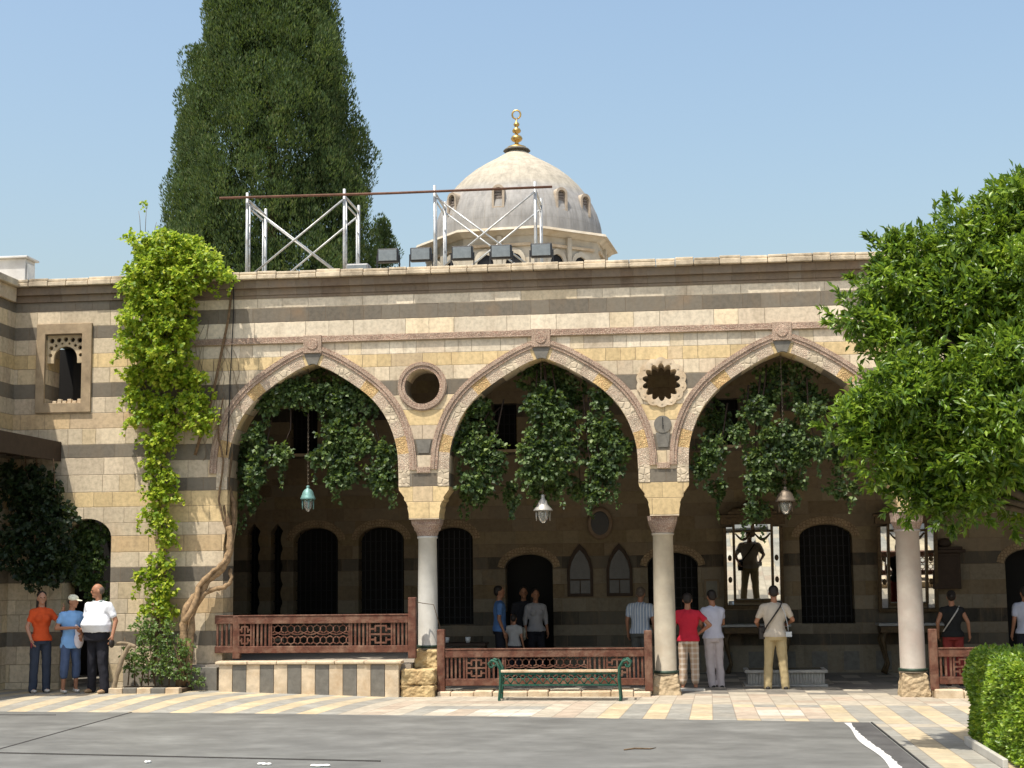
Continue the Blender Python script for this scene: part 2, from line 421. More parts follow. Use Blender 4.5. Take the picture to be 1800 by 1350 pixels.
# ------------------------------------------------------------------ arcade building
AR = thing('arcade_building', 'long striped stone arcade with pointed arches under a flat roofline', 'building')
T = .6
bounds = [0, .3, .6, .91, 1.15, 1.45, 1.70, 1.99, 2.24, 2.5, 2.78, 3.0, 3.28, 3.54, 3.76, 4.07, 4.34, 4.58, 4.85, 5.10, 5.36, 5.6, 5.82, 6.04, 6.16, 6.43, 6.68, 6.85]
tones = [C_, C_, C_, D_, C_, O_, C_, D_, C_, O_, C_, Y_, Y_, D_, P_, D_, P_, Y_, C_, D_, C_, Y_, Wt, C_, Wt, D_, Wt]
MAINW = stone('banded facade stone', tones, .42)
arch_pts = [(1.6, 3.54), (1.6, 3.74), (1.58, 4.12), (1.49, 4.46), (1.33, 4.78), (1.1, 5.05), (.81, 5.27), (.52, 5.45), (.28, 5.58), (0, 5.69)]
def smooth_arch(hw):
    P = np.array(arch_pts); P[:, 0] *= hw/1.6; out = []
    t = np.linspace(0, 1, len(P))
    for i in range(len(P)-1):
        for k in range(3):
            s = k/3; p0 = P[max(i-1, 0)]; p1 = P[i]; p2 = P[i+1]; p3 = P[min(i+2, len(P)-1)]
            out.append(tuple(.5*((2*p1)+(-p0+p2)*s+(2*p0-5*p1+4*p2-p3)*s*s+(-p0+3*p1-3*p2+p3)*s**3)))
    out.append(tuple(P[-1])); return out
arches = [(-6.08, 1.49), (-2.125, 1.595), (1.91, 1.6), (5.93, 1.6), (9.93, 1.6)]
scoop = [(.18, 2.98), (.175, 3.08), (.155, 3.16), (.16, 3.2), (.13, 3.27), (.095, 3.31), (.10, 3.35), (.05, 3.42), (.01, 3.47)]
outer = [(-8.95, -.1)]
for i, (cx, hw) in enumerate(arches):
    L = smooth_arch(hw); Rr = list(reversed(L))
    if i == 0: outer += [(cx-hw-.06, -.1), (cx-hw-.06, 2.6), (cx-hw, 3.0)]
    else: outer += [(cx-hw-s, z) for s, z in scoop]
    outer += [(cx-x, z) for x, z in L]
    outer += [(cx+x, z) for x, z in Rr[1:]]
    outer += [(cx+hw+s, z) for s, z in reversed(scoop)]
outer += [(11.9, 2.98), (11.9, 6.85), (-8.95, 6.85)]
def circ(cx, cz, r, n=32, lob=0, amp=0):
    return [(cx+(r+amp*abs(math.sin(lob*a/2)))*math.cos(a), cz+(r+amp*abs(math.sin(lob*a/2)))*math.sin(a)) for a in [2*math.pi*i/n for i in range(n)]]
oc1 = circ(-4.17, 5.24, .30, 40); oc2 = circ(-.11, 5.21, .25, 112, 14, .07)
oc3 = circ(3.92, 5.2, .30, 40)
w = MB().prism(outer, 0, T, [oc1, oc2, oc3]).build('wall', MAINW, AR); course_uv(w, bounds)
# wall to the left of the creeper
bL = [0, .3, .6, .91, 1.15, 1.45, 1.70, 1.99, 2.24, 2.5, 2.78, 3.0, 3.28, 3.54, 3.84, 4.14, 4.37, 4.65, 4.92, 5.20, 5.45, 5.72, 5.97, 6.24, 6.46, 6.74, 6.90]
tL = [C_, C_, C_, D_, C_, C_, C_, D_, C_, O_, C_, C_, Y_, C_, P_, D_, C_, O_, P_, D_, C_, Y_, C_, D_, C_, D_]
dcx, dhw = -10.06, .44
door = [(dcx-dhw, -.1), (dcx-dhw, 2.75)]+[(dcx-dhw*math.cos(a), 2.75+.33*math.sin(a)) for a in [math.pi*i/14 for i in range(1, 14)]]+[(dcx+dhw, 2.75), (dcx+dhw, -.1)]
nx0, nx1, nz0, nz1 = -10.88, -10.21, 5.10, 6.32
niche = [(nx0, nz0), (nx1, nz0), (nx1, nz1), (nx0, nz1)]
w = MB().prism([(-11.9, -.1)]+door+[(-8.952, -.1), (-8.952, 6.9), (-11.9, 6.9)], 0, T, [niche]).build('wall', stone('left wall stone', tL, .35), AR); course_uv(w, bL)
# cornice
def ramp_box(x0, x1, z0, z1, yf, name, mat, bev=.01):
    return MB().box(x0, x1, yf, T, z0, z1).build(name, mat, AR, bev)
c = MB().box(-11.9, 11.9, -.03, T, 6.902, 7.02).build('cornice', SOOT, AR); course_uv(c, [6.9, 7.02])
c = MB().box(-11.9, 11.9, -.09, T, 7.022, 7.16).build('cornice', SOOT, AR); course_uv(c, [7.02, 7.16])
k = MB().box(-8.95, 11.9, -.015, T, 6.852, 6.90); c = k.build('cornice', SOOT, AR); course_uv(c, [6.85, 6.90])
cp_ = MB(); x = -11.9
while x < 11.9:
    wd = random.uniform(.28, .45); h = random.uniform(-.012, .012)
    cp_.box(x+.004, min(x+wd, 11.9)-.004, -.17+random.uniform(-.015, .01), T+.1, 7.165, 7.245+h)
    cp_.box(x+.004, min(x+wd, 11.9)-.004, -.14+random.uniform(-.02, .01), T+.1, 7.25+h, 7.30+h); x += wd
cp_.build('coping', COPE, AR, .012)
# string course and arch mouldings
def offset_line(L, d):
    "offset a polyline of (x,z) to its left by d"
    out = []
    for i, p in enumerate(L):
        a = Vector(L[max(i-1, 0)]); b = Vector(L[min(i+1, len(L)-1)]); t_ = (b-a).normalized(); out.append((p[0]-t_.y*d, p[1]+t_.x*d))
    return out
def full_arch(cx, hw):
    L = smooth_arch(hw); return [(cx-x, z) for x, z in L]+[(cx+x, z) for x, z in reversed(L)][1:]
def ringband(mb, L, d0, d1, y0, y1, i0=0, i1=None, mi=0):
    A = offset_line(L, d0); B = offset_line(L, d1); i1 = len(L)-1 if i1 is None else i1
    A, B = A[i0:i1+1], B[i0:i1+1]; n = len(A); vs = []
    for y in (y0, y1): vs += [(p[0], y, p[1]) for p in A]+[(p[0], y, p[1]) for p in B]
    fs = []
    for i in range(n-1):
        fs += [(i, i+1, n+i+1, n+i), (2*n+i, 3*n+i, 3*n+i+1, 2*n+i+1), (i, 2*n+i, 2*n+i+1, i+1), (n+i, n+i+1, 3*n+i+1, 3*n+i)]
    fs += [(0, n, 3*n, 2*n), (n-1, 3*n-1, 4*n-1, 2*n-1)]
    mb.add(vs, fs, mi)
gaps = []
for cx, hw in arches:
    if cx > 8: continue
    L = full_arch(cx, hw); mb = MB(); n = len(L)
    # resample evenly so that voussoirs are equal
    P = np.array(L); s = np.r_[0, np.cumsum(np.linalg.norm(np.diff(P, axis=0), axis=1))]
    nv = 21; per = 5; tt = np.linspace(0, s[-1], nv*per+1); L2 = [(float(np.interp(q, s, P[:, 0])), float(np.interp(q, s, P[:, 1]))) for q in tt]
    for v_ in range(nv):
        if v_ == nv//2: mb.build('archivolt', [VO_A, VO_B, VO_C], AR); mb = MB(); continue
        mi = 0 if v_ % 2 else (1 if v_ % 4 else 2)
        ringband(mb, L2, .003, .195, -.008, .02, v_*per, v_*per+per, mi)
    mb.build('archivolt', [VO_A, VO_B, VO_C], AR)
    k = MB(); ringband(k, L2, -.004, .20, -.022, .06, (nv//2)*per+1, (nv//2+1)*per-1)
    k.build('keystone', BASALT, AR)
    k = MB(); zi = [i for i, p in enumerate(L2) if p[1] > 3.78]
    ringband(k, L2, .198, .32, -.028, .02, zi[0], zi[-1]); ringband(k, L2, .25, .29, -.042, -.028, zi[0], zi[-1])
    k.build('arch_moulding', MOULD, AR)
    k = MB().box(cx-.16, cx+.16, -.05, .02, 5.86, 6.17); k.lathe([(.11, 0), (.09, .012)], n=20, smooth=False)
    for i in range(len(k.v)-40, len(k.v)): p = k.v[i]; k.v[i] = (p[0]+cx, -.05-p[2], p[1]+6.015)
    k.build('boss', MOULD, AR, .006)
    gaps.append((cx-.162, cx+.162))
k = MB(); xs = [-8.6]+[q for g in gaps for q in g]+[11.9]
for i in range(0, len(xs), 2): k.box(xs[i], xs[i+1], -.035, .02, 6.05, 6.155); k.box(xs[i], xs[i+1], -.05, -.035, 6.045, 6.065)
k.build('string_course', MOULD, AR, .004)
# strips that close the mouldings above each pier
for x0, x1 in ((-4.27, -4.04), (-.21, .0), (3.82, 4.02)):
    MB().box(x0, x1, -.025, .02, 3.765, 3.86).build('pier_moulding', MOULD, AR, .004)
# basalt insets in the spandrels
k = MB().prism([(-4.245, 4.10), (-4.065, 4.10), (-4.02, 4.33), (-4.29, 4.33)], -.012, .02); k.build('basalt_inset', BASALT, AR)
def sundial(cx):
    k = MB().prism([(cx-.085, 4.12), (cx+.085, 4.12), (cx+.12, 4.36), (cx-.12, 4.36)], -.012, .02)
    k.prism(circ(cx, 4.50, .145, 32), -.02, .018); o = k.build('sundial_plate', BASALT, AR)
    q = MB().bar((cx, -.03, 4.50), (cx+.02, -.14, 4.46), .008); q.bar((cx, -.025, 4.62), (cx, -.025, 4.42), .01); q.build('gnomon', IRON, o)
sundial(-.105)
def ring_hole(cx, cz, r0, r1, y0, y1, name, mat, scal=False):
    k = MB(); 
    o_ = circ(cx, cz, r1, 112, 14, .03) if scal else circ(cx, cz, r1, 40)
    i_ = circ(cx, cz, r0, 112, 14, .07) if scal else circ(cx, cz, r0, 40)
    k.prism(o_, y0, y1, [i_])
    if not scal: k.prism(circ(cx, cz, r1-.02, 40), y0-.015, y0-.001, [circ(cx, cz, r1-.06, 40)])
    if scal:
        for i in range(14):
            a = 2*math.pi*(i+.5)/14; q = circ(cx+.36*math.cos(a), cz+.36*math.sin(a), .018, 8); k.prism(q, y0-.008, y0-.001)
    return k.build(name, mat, AR)
ring_hole(-4.17, 5.24, .302, .42, -.03, .02, 'oculus_frame', MOULD)
ring_hole(-.11, 5.21, .252, .395, -.03, .02, 'scalloped_oculus_frame', CREAM, True)
ring_hole(3.92, 5.2, .302, .42, -.03, .02, 'oculus_frame', MOULD)
# columns
def column(cx, r, zb, ztop, shaft, base):
    k = MB().lathe([(r*1.08, zb), (r*1.12, zb+.02), (r*1.08, zb+.05), (r*1.0, zb+.07), (r*.99, (zb+ztop)/2), (r*.93, ztop-.05), (r*1.02, ztop-.04), (r*1.05, ztop-.015), (r*1.0, ztop)], (cx, T/2), 28)
    c = k.build('column', shaft, AR)
    k = MB().lathe([(r*1.16, zb+.022), (r*1.2, zb+.045), (r*1.12, zb+.07)], (cx, T/2), 28); k.build('bronze_collar', plain('green bronze collar', (.03, .05, .035), .5, .4), c)
    n = 24; vs = []; H = [(r*1.02, ztop+.002, 0), (r*1.1, ztop+.05, .1), (r*1.25, ztop+.12, .5), (.245, ztop+.2, .9), (.25, 2.975, 1)]
    for rr, z, q in H:
        for i in range(n):
            a = 2*math.pi*(i+.5)/n; cx_, sx_ = math.cos(a), math.sin(a); m_ = max(abs(cx_), abs(sx_)); f_ = (1-q)+q/m_
            vs.append((cx+rr*cx_*f_, T/2+rr*sx_*f_, z))
    fs = [(j*n+i, j*n+(i+1) % n, (j+1)*n+(i+1) % n, (j+1)*n+i) for j in range(len(H)-1) for i in range(n)]
    fs += [tuple(reversed(range(n))), tuple((len(H)-1)*n+i for i in range(n))]
    k = MB().add(vs, fs, 0, False)
    for i in range(8):
        a = math.pi/4*i+.39; k.ell((cx+.2*math.cos(a), T/2+.2*math.sin(a), ztop+.13), (.035, .035, .05), 5)
    k.build('capital', PINKC, c)
    if base == 'rough':
        k = MB(); rr = random.Random(3)
        k.box(cx-.18, cx+.20, .03, T*.95, .50, zb-.004)
        for i in range(2):
            z0 = .0+i*.252; k.box(cx-.37+rr.uniform(0, .03), cx+.21-rr.uniform(0, .02), -.34+rr.uniform(0, .04), T*.95, z0, z0+.248)
        o = k.build('pedestal', plain('rough broken stone', (.52, .39, .20), .95, var=.5, scale=7, bump=1.2, bscale=16, dirt=(.32, .21, .10)), c, .025)
    else:
        k = MB(); hb = .235; vs = []
        for z, h in ((-.02, hb), (.05, hb), (.30, .20), (zb, .185)):
            vs += [(cx-h, T/2-h, z), (cx+h, T/2-h, z), (cx+h, T/2+h, z), (cx-h, T/2+h, z)]
        fs = [(j*4+i, j*4+(i+1) % 4, j*4+4+(i+1) % 4, j*4+4+i) for j in range(3) for i in range(4)]+[(3, 2, 1, 0), (12, 13, 14, 15)]
        k.add(vs, fs); o = k.build('pedestal', plain('worn pedestal stone', (.45, .35, .22), .9, var=.45, scale=9, bump=1, bscale=14, dirt=(.30, .22, .13)), c, .02)
    md = o.modifiers.new('sub', 'SUBSURF'); md.subdivision_type = 'SIMPLE'; md.levels = md.render_levels = 4
    tx = bpy.data.textures.new('rough', 'CLOUDS'); tx.noise_scale = .12
    dm = o.modifiers.new('disp', 'DISPLACE'); dm.texture = tx; dm.strength = .075; dm.texture_coords = 'GLOBAL'; dm.mid_level = .5
column(-4.145, .168, .80, 2.70, MARB, 'rough')
column(-.15, .180, .36, 2.70, MARB2, 'block')
column(3.86, .205, .38, 2.70, MARB3, 'block')
column(7.90, .19, .38, 2.70, MARB2, 'block')
# niche window
k = MB().prism([(nx0-.16, nz0-.17), (nx1+.18, nz0-.17), (nx1+.18, nz1+.19), (nx0-.16, nz1+.19)], -.045, .02, [niche])
nw = k.build('window', carved('carved sandy frame', (.48, .37, .24), (.30, .20, .12), 60, .6), AR, .01)
k = MB(); 
top = [(nx0+.003, nz1-.003), (nx0+.003, nz1-.50), (nx0+.12, nz1-.50)]+[(nx0+.335-.215*math.cos(a), nz1-.42+.22*math.sin(a)) for a in [math.pi*i/10 for i in range(11)]]+[(nx1-.12, nz1-.50), (nx1-.003, nz1-.50), (nx1-.003, nz1-.003)]
hl = []
for hx, hz, hr in ((.08, -.1, .05), (.21, -.09, .045), (.335, -.08, .045), (.46, -.09, .045), (.59, -.1, .05), (.07, -.23, .04), (.60, -.23, .04), (.16, -.19, .03), (.51, -.19, .03), (.06, -.36, .035), (.61, -.36, .035), (.27, -.155, .022), (.40, -.155, .022)):
    hl.append([(nx0+hx+hr*math.cos(a), nz1+hz+hr*math.sin(a)) for a in [math.pi/3*i for i in range(6)]])
k.prism(list(reversed(top)), .06, .12, hl); k.build('lattice', plain('pierced stone lattice', (.50, .40, .26), .9, bump=.4), nw)
MB().box(nx0+.3, nx1-.003, .5, .58, nz0+.002, nz1-.002).build('shutter', VOID, nw)
k = MB(); 
for i in range(6): k.box(nx0+.12+i*.09, nx0+.19+i*.09, .05, .14, nz0+.002, nz0+.05+.03*(i % 2))
k.build('sill_stones', CREAM, nw, .008)
# roof, back wall, ends
MB().box(-11.9, 11.9, T+.002, 5.4, 6.55, 6.9).build('roof', plain('roof plaster', (.40, .35, .27), .95), AR)
k = MB(); x = -9
while x < 11.5: k.box(x, x+.12, T+.004, 5.395, 6.38, 6.548); x += .42
k.build('ceiling_beams', DWOOD, AR)
bB = [-.1, .26, .55, .77, .98, 1.25, 1.52, 1.80, 2.11, 2.36, 2.62, 2.88, 3.14, 3.40, 3.66, 3.9, 4.03, 4.44, 4.7, 4.96, 5.22, 5.5, 5.76, 6.02, 6.3, 6.55]
sh = lambda c: tuple(x*.33 for x in c)  # darkens the facade tones, putting the arcade's shade into the rear wall colour
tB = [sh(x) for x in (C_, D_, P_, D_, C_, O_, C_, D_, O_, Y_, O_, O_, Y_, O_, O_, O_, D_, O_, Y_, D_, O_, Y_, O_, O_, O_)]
BWM = stone('shade-darkened rear wall stone', tB, .5)
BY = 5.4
def arch_open(x0, x1, z0, zs, rise, n=12):
    c_ = (x0+x1)/2; h = (x1-x0)/2
    return [(x0, z0), (x1, z0)]+[(c_+h*math.cos(a), zs+rise*math.sin(a)) for a in [math.pi*i/n for i in range(n+1)]]
opens = [('window', arch_open(-7.8, -6.86, 1.17, 2.72, .28)), ('window', arch_open(-6.43, -5.48, 1.17, 2.72, .28)), ('window', arch_open(-4.9, -4.05, 1.0, 2.72, .25)),
         ('door', arch_open(-3.39, -2.42, .03, 2.12, .28)), ('window', arch_open(-.5, .5, .95, 2.12, .28)), ('window', arch_open(2.53, 3.57, .96, 2.65, .27)),
         ('door', arch_open(6.5, 7.5, .03, 2.1, .28)), ('window', [(-3.62, 4.55), (-3.12, 4.55), (-3.12, 5.5), (-3.62, 5.5)]), ('window', [(.9, 4.55), (1.4, 4.55), (1.4, 5.5), (.9, 5.5)]),
         ('window', [(-7.9, 4.55), (-7.3, 4.55), (-7.3, 5.5), (-7.9, 5.5)]), ('window', [(5, 4.55), (5.6, 4.55), (5.6, 5.5), (5, 5.5)])]
def scallop(x0, x1, z0, z1):
    n = 40; pr = [(x1-.05*abs(math.sin(i/n*math.pi*6)), z0+(z1-z0)*i/n) for i in range(n+1)]
    return [(x0, z0)]+pr+[((x0+x1)/2, z1+.16), (x0, z1)]
opens += [('window', scallop(-8.78, -8.50, .75, 2.95)), ('window', scallop(-8.28, -8.02, .75, 2.95))]
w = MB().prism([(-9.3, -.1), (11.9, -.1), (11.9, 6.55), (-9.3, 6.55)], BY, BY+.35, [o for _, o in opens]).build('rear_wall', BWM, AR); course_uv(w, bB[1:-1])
for i, (nm, poly) in enumerate(opens):
    xs = [p[0] for p in poly]; zs = [p[1] for p in poly]; x0, x1, z0, z1 = min(xs), max(xs), min(zs), max(zs)
    if i < 7:
        A = list(poly)[2:]; k = MB(); L = [(x, z) for x, z in A]
        ringband(k, L, -.16, -.02, BY-.012, BY+.01); o = k.build(nm, carved('carved lintel %d' % i, (.34, .25, .15), (.16, .10, .06), 16, .7) if i == 0 else bpy.data.materials['carved lintel 0'], AR)
    else:
        k = MB().box(x0-.04, x1+.04, BY-.03, BY+.02, z0-.06, z0-.002); o = k.build(nm, CREAM, AR)
    MB().box(x0-.1, x1+.1, BY+.36, BY+.40, z0-.05, z1+.05).build('dark_backing' if nm == 'window' else 'dark_doorway', VOID, o)  # near-black sheet behind each opening stands in for its unlit room
    if nm == 'window':
        k = MB(); g = .11; x = x0+g
        while x < x1-.02: k.bar((x, BY+.16, z0), (x, BY+.16, z1-.06), .016); x += g
        z = z0+.14
        while z < z1-.15: k.bar((x0+.02, BY+.16, z), (x1-.02, BY+.16, z), .014); z += .2
        k.build('grille', IRON, o)
# oval medallion with frame
def xform_round(k, n0, cx, cz, y, ax=1, az=1):
    for i in range(n0, len(k.v)): p = k.v[i]; k.v[i] = (cx+p[0]*ax, y-p[2], cz+p[1]*az)
k = MB().lathe([(.19, 0), (.25, .03), (.26, .06), (.22, .08), (.19, .06)], n=36); xform_round(k, 0, -1.44, 3.01, BY, 1, 1.28)
ov = k.build('oval_niche_frame', plain('old oval frame', (.20, .14, .09), .7), AR)
k = MB().lathe([(.188, .0), (.17, .004)], n=36, smooth=False); xform_round(k, 0, -1.44, 3.01, BY-.062, 1, 1.28); k.build('oval_panel', plain('dim oval panel', (.02, .017, .014), .4, spec=.5), ov)
# plinth course: alternating squares on the rear wall
for i in range(9): MB().box(-.4+i*.62, -.1+i*.62, BY-.012, BY+.02, .06, .42).build('basalt_plinth', BASALT, AR)
k = MB().box(-9.6, -9.302, T+.002, BY+.35, -.1, 6.548); w = k.build('end_wall', BWM, AR); course_uv(w, bB[1:-1])
k = MB().box(11.4, 11.9, T+.002, BY-.002, -.1, 6.548); w = k.build('end_wall', BWM, AR); course_uv(w, bB[1:-1])
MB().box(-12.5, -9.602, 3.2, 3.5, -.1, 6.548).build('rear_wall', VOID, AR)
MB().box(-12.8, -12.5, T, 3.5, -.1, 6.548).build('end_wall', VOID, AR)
# raised floor of the first bay with striped riser
MB().box(-9.3, -4.36, -.16, BY-.003, -.1, .585).build('raised_floor', plain('raised floor paving', (.30, .26, .21), .8), AR)
k = MB(); x = -7.56; i = 0
ws = [.07, .23, .29, .25, .26, .30, .24, .27, .29, .25, .24, .28]
seq = [1, 0, 1, 0, 1, 0, 1, 0, 1, 0, 1]
xs_ = np.interp(np.arange(14), [0, 13], [-7.56, -4.52])
for i in range(13):
    k.box(xs_[i]+.003, xs_[i+1]-.003, -.40+random.uniform(-.006, .006), -.162, -.02, .60, 1 if i % 2 else 0)
k.build('striped_riser', [CREAM, BASALT], AR, .006)
k = MB(); x = -7.62
while x < -4.5: 
    wd = min(random.uniform(.35, .7), -4.47-x); k.box(x+.003, x+wd-.003, -.43+random.uniform(-.01, .012), -.162, .602, .655); x += wd
k.build('riser_capping', CREAM, AR, .015)
k = MB().box(-7.93, -7.63, -.28, -.002, -.02, .55); k.build('riser_return', BASALT, AR, .01)
# broken kerb under the second and fourth bays
def kerb(x0, x1):
    k = MB(); x = x0
    while x < x1-.05:
        wd = min(random.uniform(.22, .6), x1-x); k.box(x+.004, x+wd-.004, -.22+random.uniform(0, .03), .3, -.02, .135+random.uniform(-.02, .015)); x += wd
    k.build('kerb', CREAM, AR, .02)
kerb(-3.92, -.40); kerb(4.12, 7.6)
# steps/threshold stone beside middle column
MB().box(.02, .5, .9, 1.15, .0, .07).build('threshold_stone', MARB, AR, .01)
# ------------------------------------------------------------------ adjoining wing and rooftop pieces
WG = thing('adjoining_wing', 'short side wing of banded stone at the left edge of the court', 'building', (-11.9, -1.4, 0))
k = MB().box(-12.6, -11.45, -2.85, -.002, -.1, 6.9); w = k.build('wall', stone('wing stone', tL, .5), WG); bpy.context.view_layer.update(); course_uv(w, bL)
k = MB().box(-12.6, -11.40, -2.9, -.10, 6.902, 7.16); k.build('cornice', CREAM, WG, .01)
k = MB().box(-12.6, -11.33, -2.97, -.18, 7.162, 7.29); k.build('coping', COPE, WG, .015)
k = MB(); k.box(-11.448, -10.58, -2.8, -.004, 4.30, 4.39); k.box(-10.60, -10.55, -2.8, -.004, 4.08, 4.42)
cn = k.build('canopy', DWOOD, WG, .006)
k = MB(); y = -2.7
while y < -.1: k.box(-11.44, -10.62, y, y+.07, 4.18, 4.298); y += .35
k.build('rafters', DWOOD, cn)
WP = plain('weathered white paint', (.62, .62, .60), .7, var=.12, scale=4, dirt=(.45, .44, .42), bump=.1)
B1 = thing('roof_cabin', 'white painted box standing on the roof at the far left corner', 'roof box', (-11.6, .4, 7.3))
MB().box(-12.4, -11.28, -.05, .35, 7.30, 7.70).build('body', WP, B1, .01)
MB().box(-12.4, -11.22, -.12, .40, 7.702, 7.74).build('lid', WP, B1, .008)
MB().box(-11.275, -11.255, .0, .3, 7.33, 7.62).build('side_panel', plain('bright panel', (.75, .75, .72), .5), B1, .004)
# ------------------------------------------------------------------ domed building
DC = (-6.53, 40.0)
DM = thing('domed_building', 'pale eight-sided building with a ribbed grey and cream dome behind the arcade', 'dome', (DC[0], DC[1], 0))
DST = plain('pale drum stone', (.52, .47, .38), .9, var=.25, scale=2, dirt=(.42, .35, .25), bump=.4)
def octo(r): return [(DC[0]+r*math.cos(math.pi/8+i*math.pi/4-.10), DC[1]+r*math.sin(math.pi/8+i*math.pi/4-.10)) for i in range(8)]
k = MB()
def octprism(k, r0, r1, z0, z1):
    a = octo(r0); b = octo(r1); vs = [(x, y, z0) for x, y in a]+[(x, y, z1) for x, y in b]
    k.add(vs, [(i, (i+1) % 8, 8+(i+1) % 8, 8+i) for i in range(8)]+[tuple(reversed(range(8))), tuple(range(8, 16))])
octprism(k, 4.15, 4.15, 0, 15.95); k.build('drum', DST, DM)
k = MB(); octprism(k, 4.22, 4.45, 15.95, 16.14); octprism(k, 4.62, 4.55, 16.142, 16.26); octprism(k, 4.40, 4.36, 16.262, 16.30); k.build('eaves_cornice', DST, DM)
P8 = octo(4.15)
for i in range(8):
    a = Vector(P8[i]); b = Vector(P8[(i+1) % 8]); mid = (a+b)/2; nrm = (mid-Vector(DC)).normalized(); tg = (b-a).normalized()
    if nrm.y > .3: continue
    for s in (-.62, .62):
        def flat(poly, d0, d1, name, mat, holes=()):
            k = MB().prism(poly, d0, d1, holes)
            for q in range(len(k.v)): X, Yv, Z = k.v[q]; pp = mid+tg*X+nrm*(-Yv); k.v[q] = (pp.x, pp.y, Z)
            return k.build(name, mat, DM)
        def parch(c, h, z0, z1, n=8): return [(c-h, z0), (c+h, z0)]+[(c+h*math.cos(t_)**.8, z1+1.25*h*math.sin(t_)) for t_ in [math.pi/2*i/n for i in range(n)]]+[(c, z1+1.35*h)]+[(c-h*math.cos(t_)**.8, z1+1.25*h*math.sin(t_)) for t_ in [math.pi/2*(n-1-i)/n for i in range(n)]]
        o = flat(parch(s, .36, 13.7, 14.72), -.025, .02, 'window', IRON)
        q = flat(parch(s, .50, 13.7, 14.76), -.12, .02, 'window_surround', DST, [parch(s, .36, 13.71, 14.72)])
    flat([(-.1, 13.5), (.1, 13.5), (.1, 15.95), (-.1, 15.95)], -.15, .02, 'pilaster', DST)
    o = flat([(-1.35, 15.5), (1.35, 15.5), (1.35, 15.62), (-1.35, 15.62)], -.1, .02, 'band', CREAM)
# dome shell: gentle ribs, lead-grey skirt and cream crown
m, t, b = newmat('dome plaster', .75, 0, .3); tc = t.new('ShaderNodeTexCoord').outputs['Object']; s = t.new('ShaderNodeSeparateXYZ'); t.l.new(tc, s.inputs[0])
ang = t.math('ARCTAN2', s.outputs[1], s.outputs[0])
rb = t.math('ABSOLUTE', t.math('SINE', t.math('MULTIPLY', ang, 22)))
hz = t.math('ADD', s.outputs[2], t.math('MULTIPLY', t.math('SUBTRACT', t.noise(tc, 1.2, 3), .5), .4))
c = t.ramp(t.math('DIVIDE', hz, 25.0), [(0, (.27, .27, .265)), (18.2/25, (.30, .29, .275)), (18.7/25, (.36, .325, .26)), (20/25, (.42, .37, .285))])
mp = t.new('ShaderNodeMapping'); mp.inputs['Scale'].default_value = (1.5, 1.5, .3); t.l.new(tc, mp.inputs[0])
c = t.mix(1, c, t.ramp(t.noise(mp.outputs[0], 2.5, 7, .7), [(.3, g3(.68)), (.62, g3(1.12))]), 'MULTIPLY')
c = t.mix(t.ramp(rb, [(.05, g3(.28)), (.18, g3(0))]), c, (.25, .22, .18))
fz = t.math('FRACT', t.math('MULTIPLY', s.outputs[2], 1.9)); c = t.mix(t.ramp(fz, [(.02, g3(.3)), (.07, g3(0))]), c, (.2, .18, .15))
t.l.new(c, b.inputs['Base Color']); bn = t.new('ShaderNodeBump'); bn.inputs['Strength'].default_value = .3; bn.inputs['Distance'].default_value = .03
t.l.new(t.math('MINIMUM', rb, .25), bn.inputs['Height']); t.l.new(bn.outputs[0], b.inputs['Normal'])
prof = [(3.80, 16.25), (3.78, 16.6), (3.75, 16.95), (3.70, 17.2), (3.58, 17.6), (3.38, 18.05), (3.12, 18.5), (2.80, 18.93), (2.42, 19.32), (1.98, 19.68), (1.52, 19.98), (1.05, 20.25), (.64, 20.5), (.38, 20.7), (.3, 20.8)]
prof2 = []
for i in range(len(prof)-1):
    for q in range(3): f_ = q/3; prof2.append((prof[i][0]*(1-f_)+prof[i+1][0]*f_, prof[i][1]*(1-f_)+prof[i+1][1]*f_))
prof2.append(prof[-1])
MB().lathe(prof2, DC, 88).build('dome', m, DM)
GOLD = plain('tarnished gilt', (.55, .36, .12), .35, .85, var=.3, scale=8, bump=.1)
k = MB().lathe([(.50, 20.80), (.42, 20.90), (.22, 20.98), (.1, 21.05), (.08, 21.12), (.22, 21.2), (.27, 21.3), (.22, 21.4), (.07, 21.48), (.06, 21.52), (.18, 21.6), (.20, 21.67), (.16, 21.75), (.05, 21.82), (.12, 21.9), (.14, 21.96), (.10, 22.03), (.04, 22.08), (.03, 22.22)], DC, 20)
fin = k.build('finial', GOLD, DM)
k = MB().lathe([(.62, 20.72), (.55, 20.8), (.2, 20.82)], DC, 20); k.build('lead_cap', BASALT, fin)
k = MB(); k.tube([(DC[0]+.19*math.cos(a), DC[1], 22.42+.2*math.sin(a)) for a in [2*math.pi*i/20-1.35 for i in range(20)]], .04, 6); k.build('crescent', GOLD, fin)
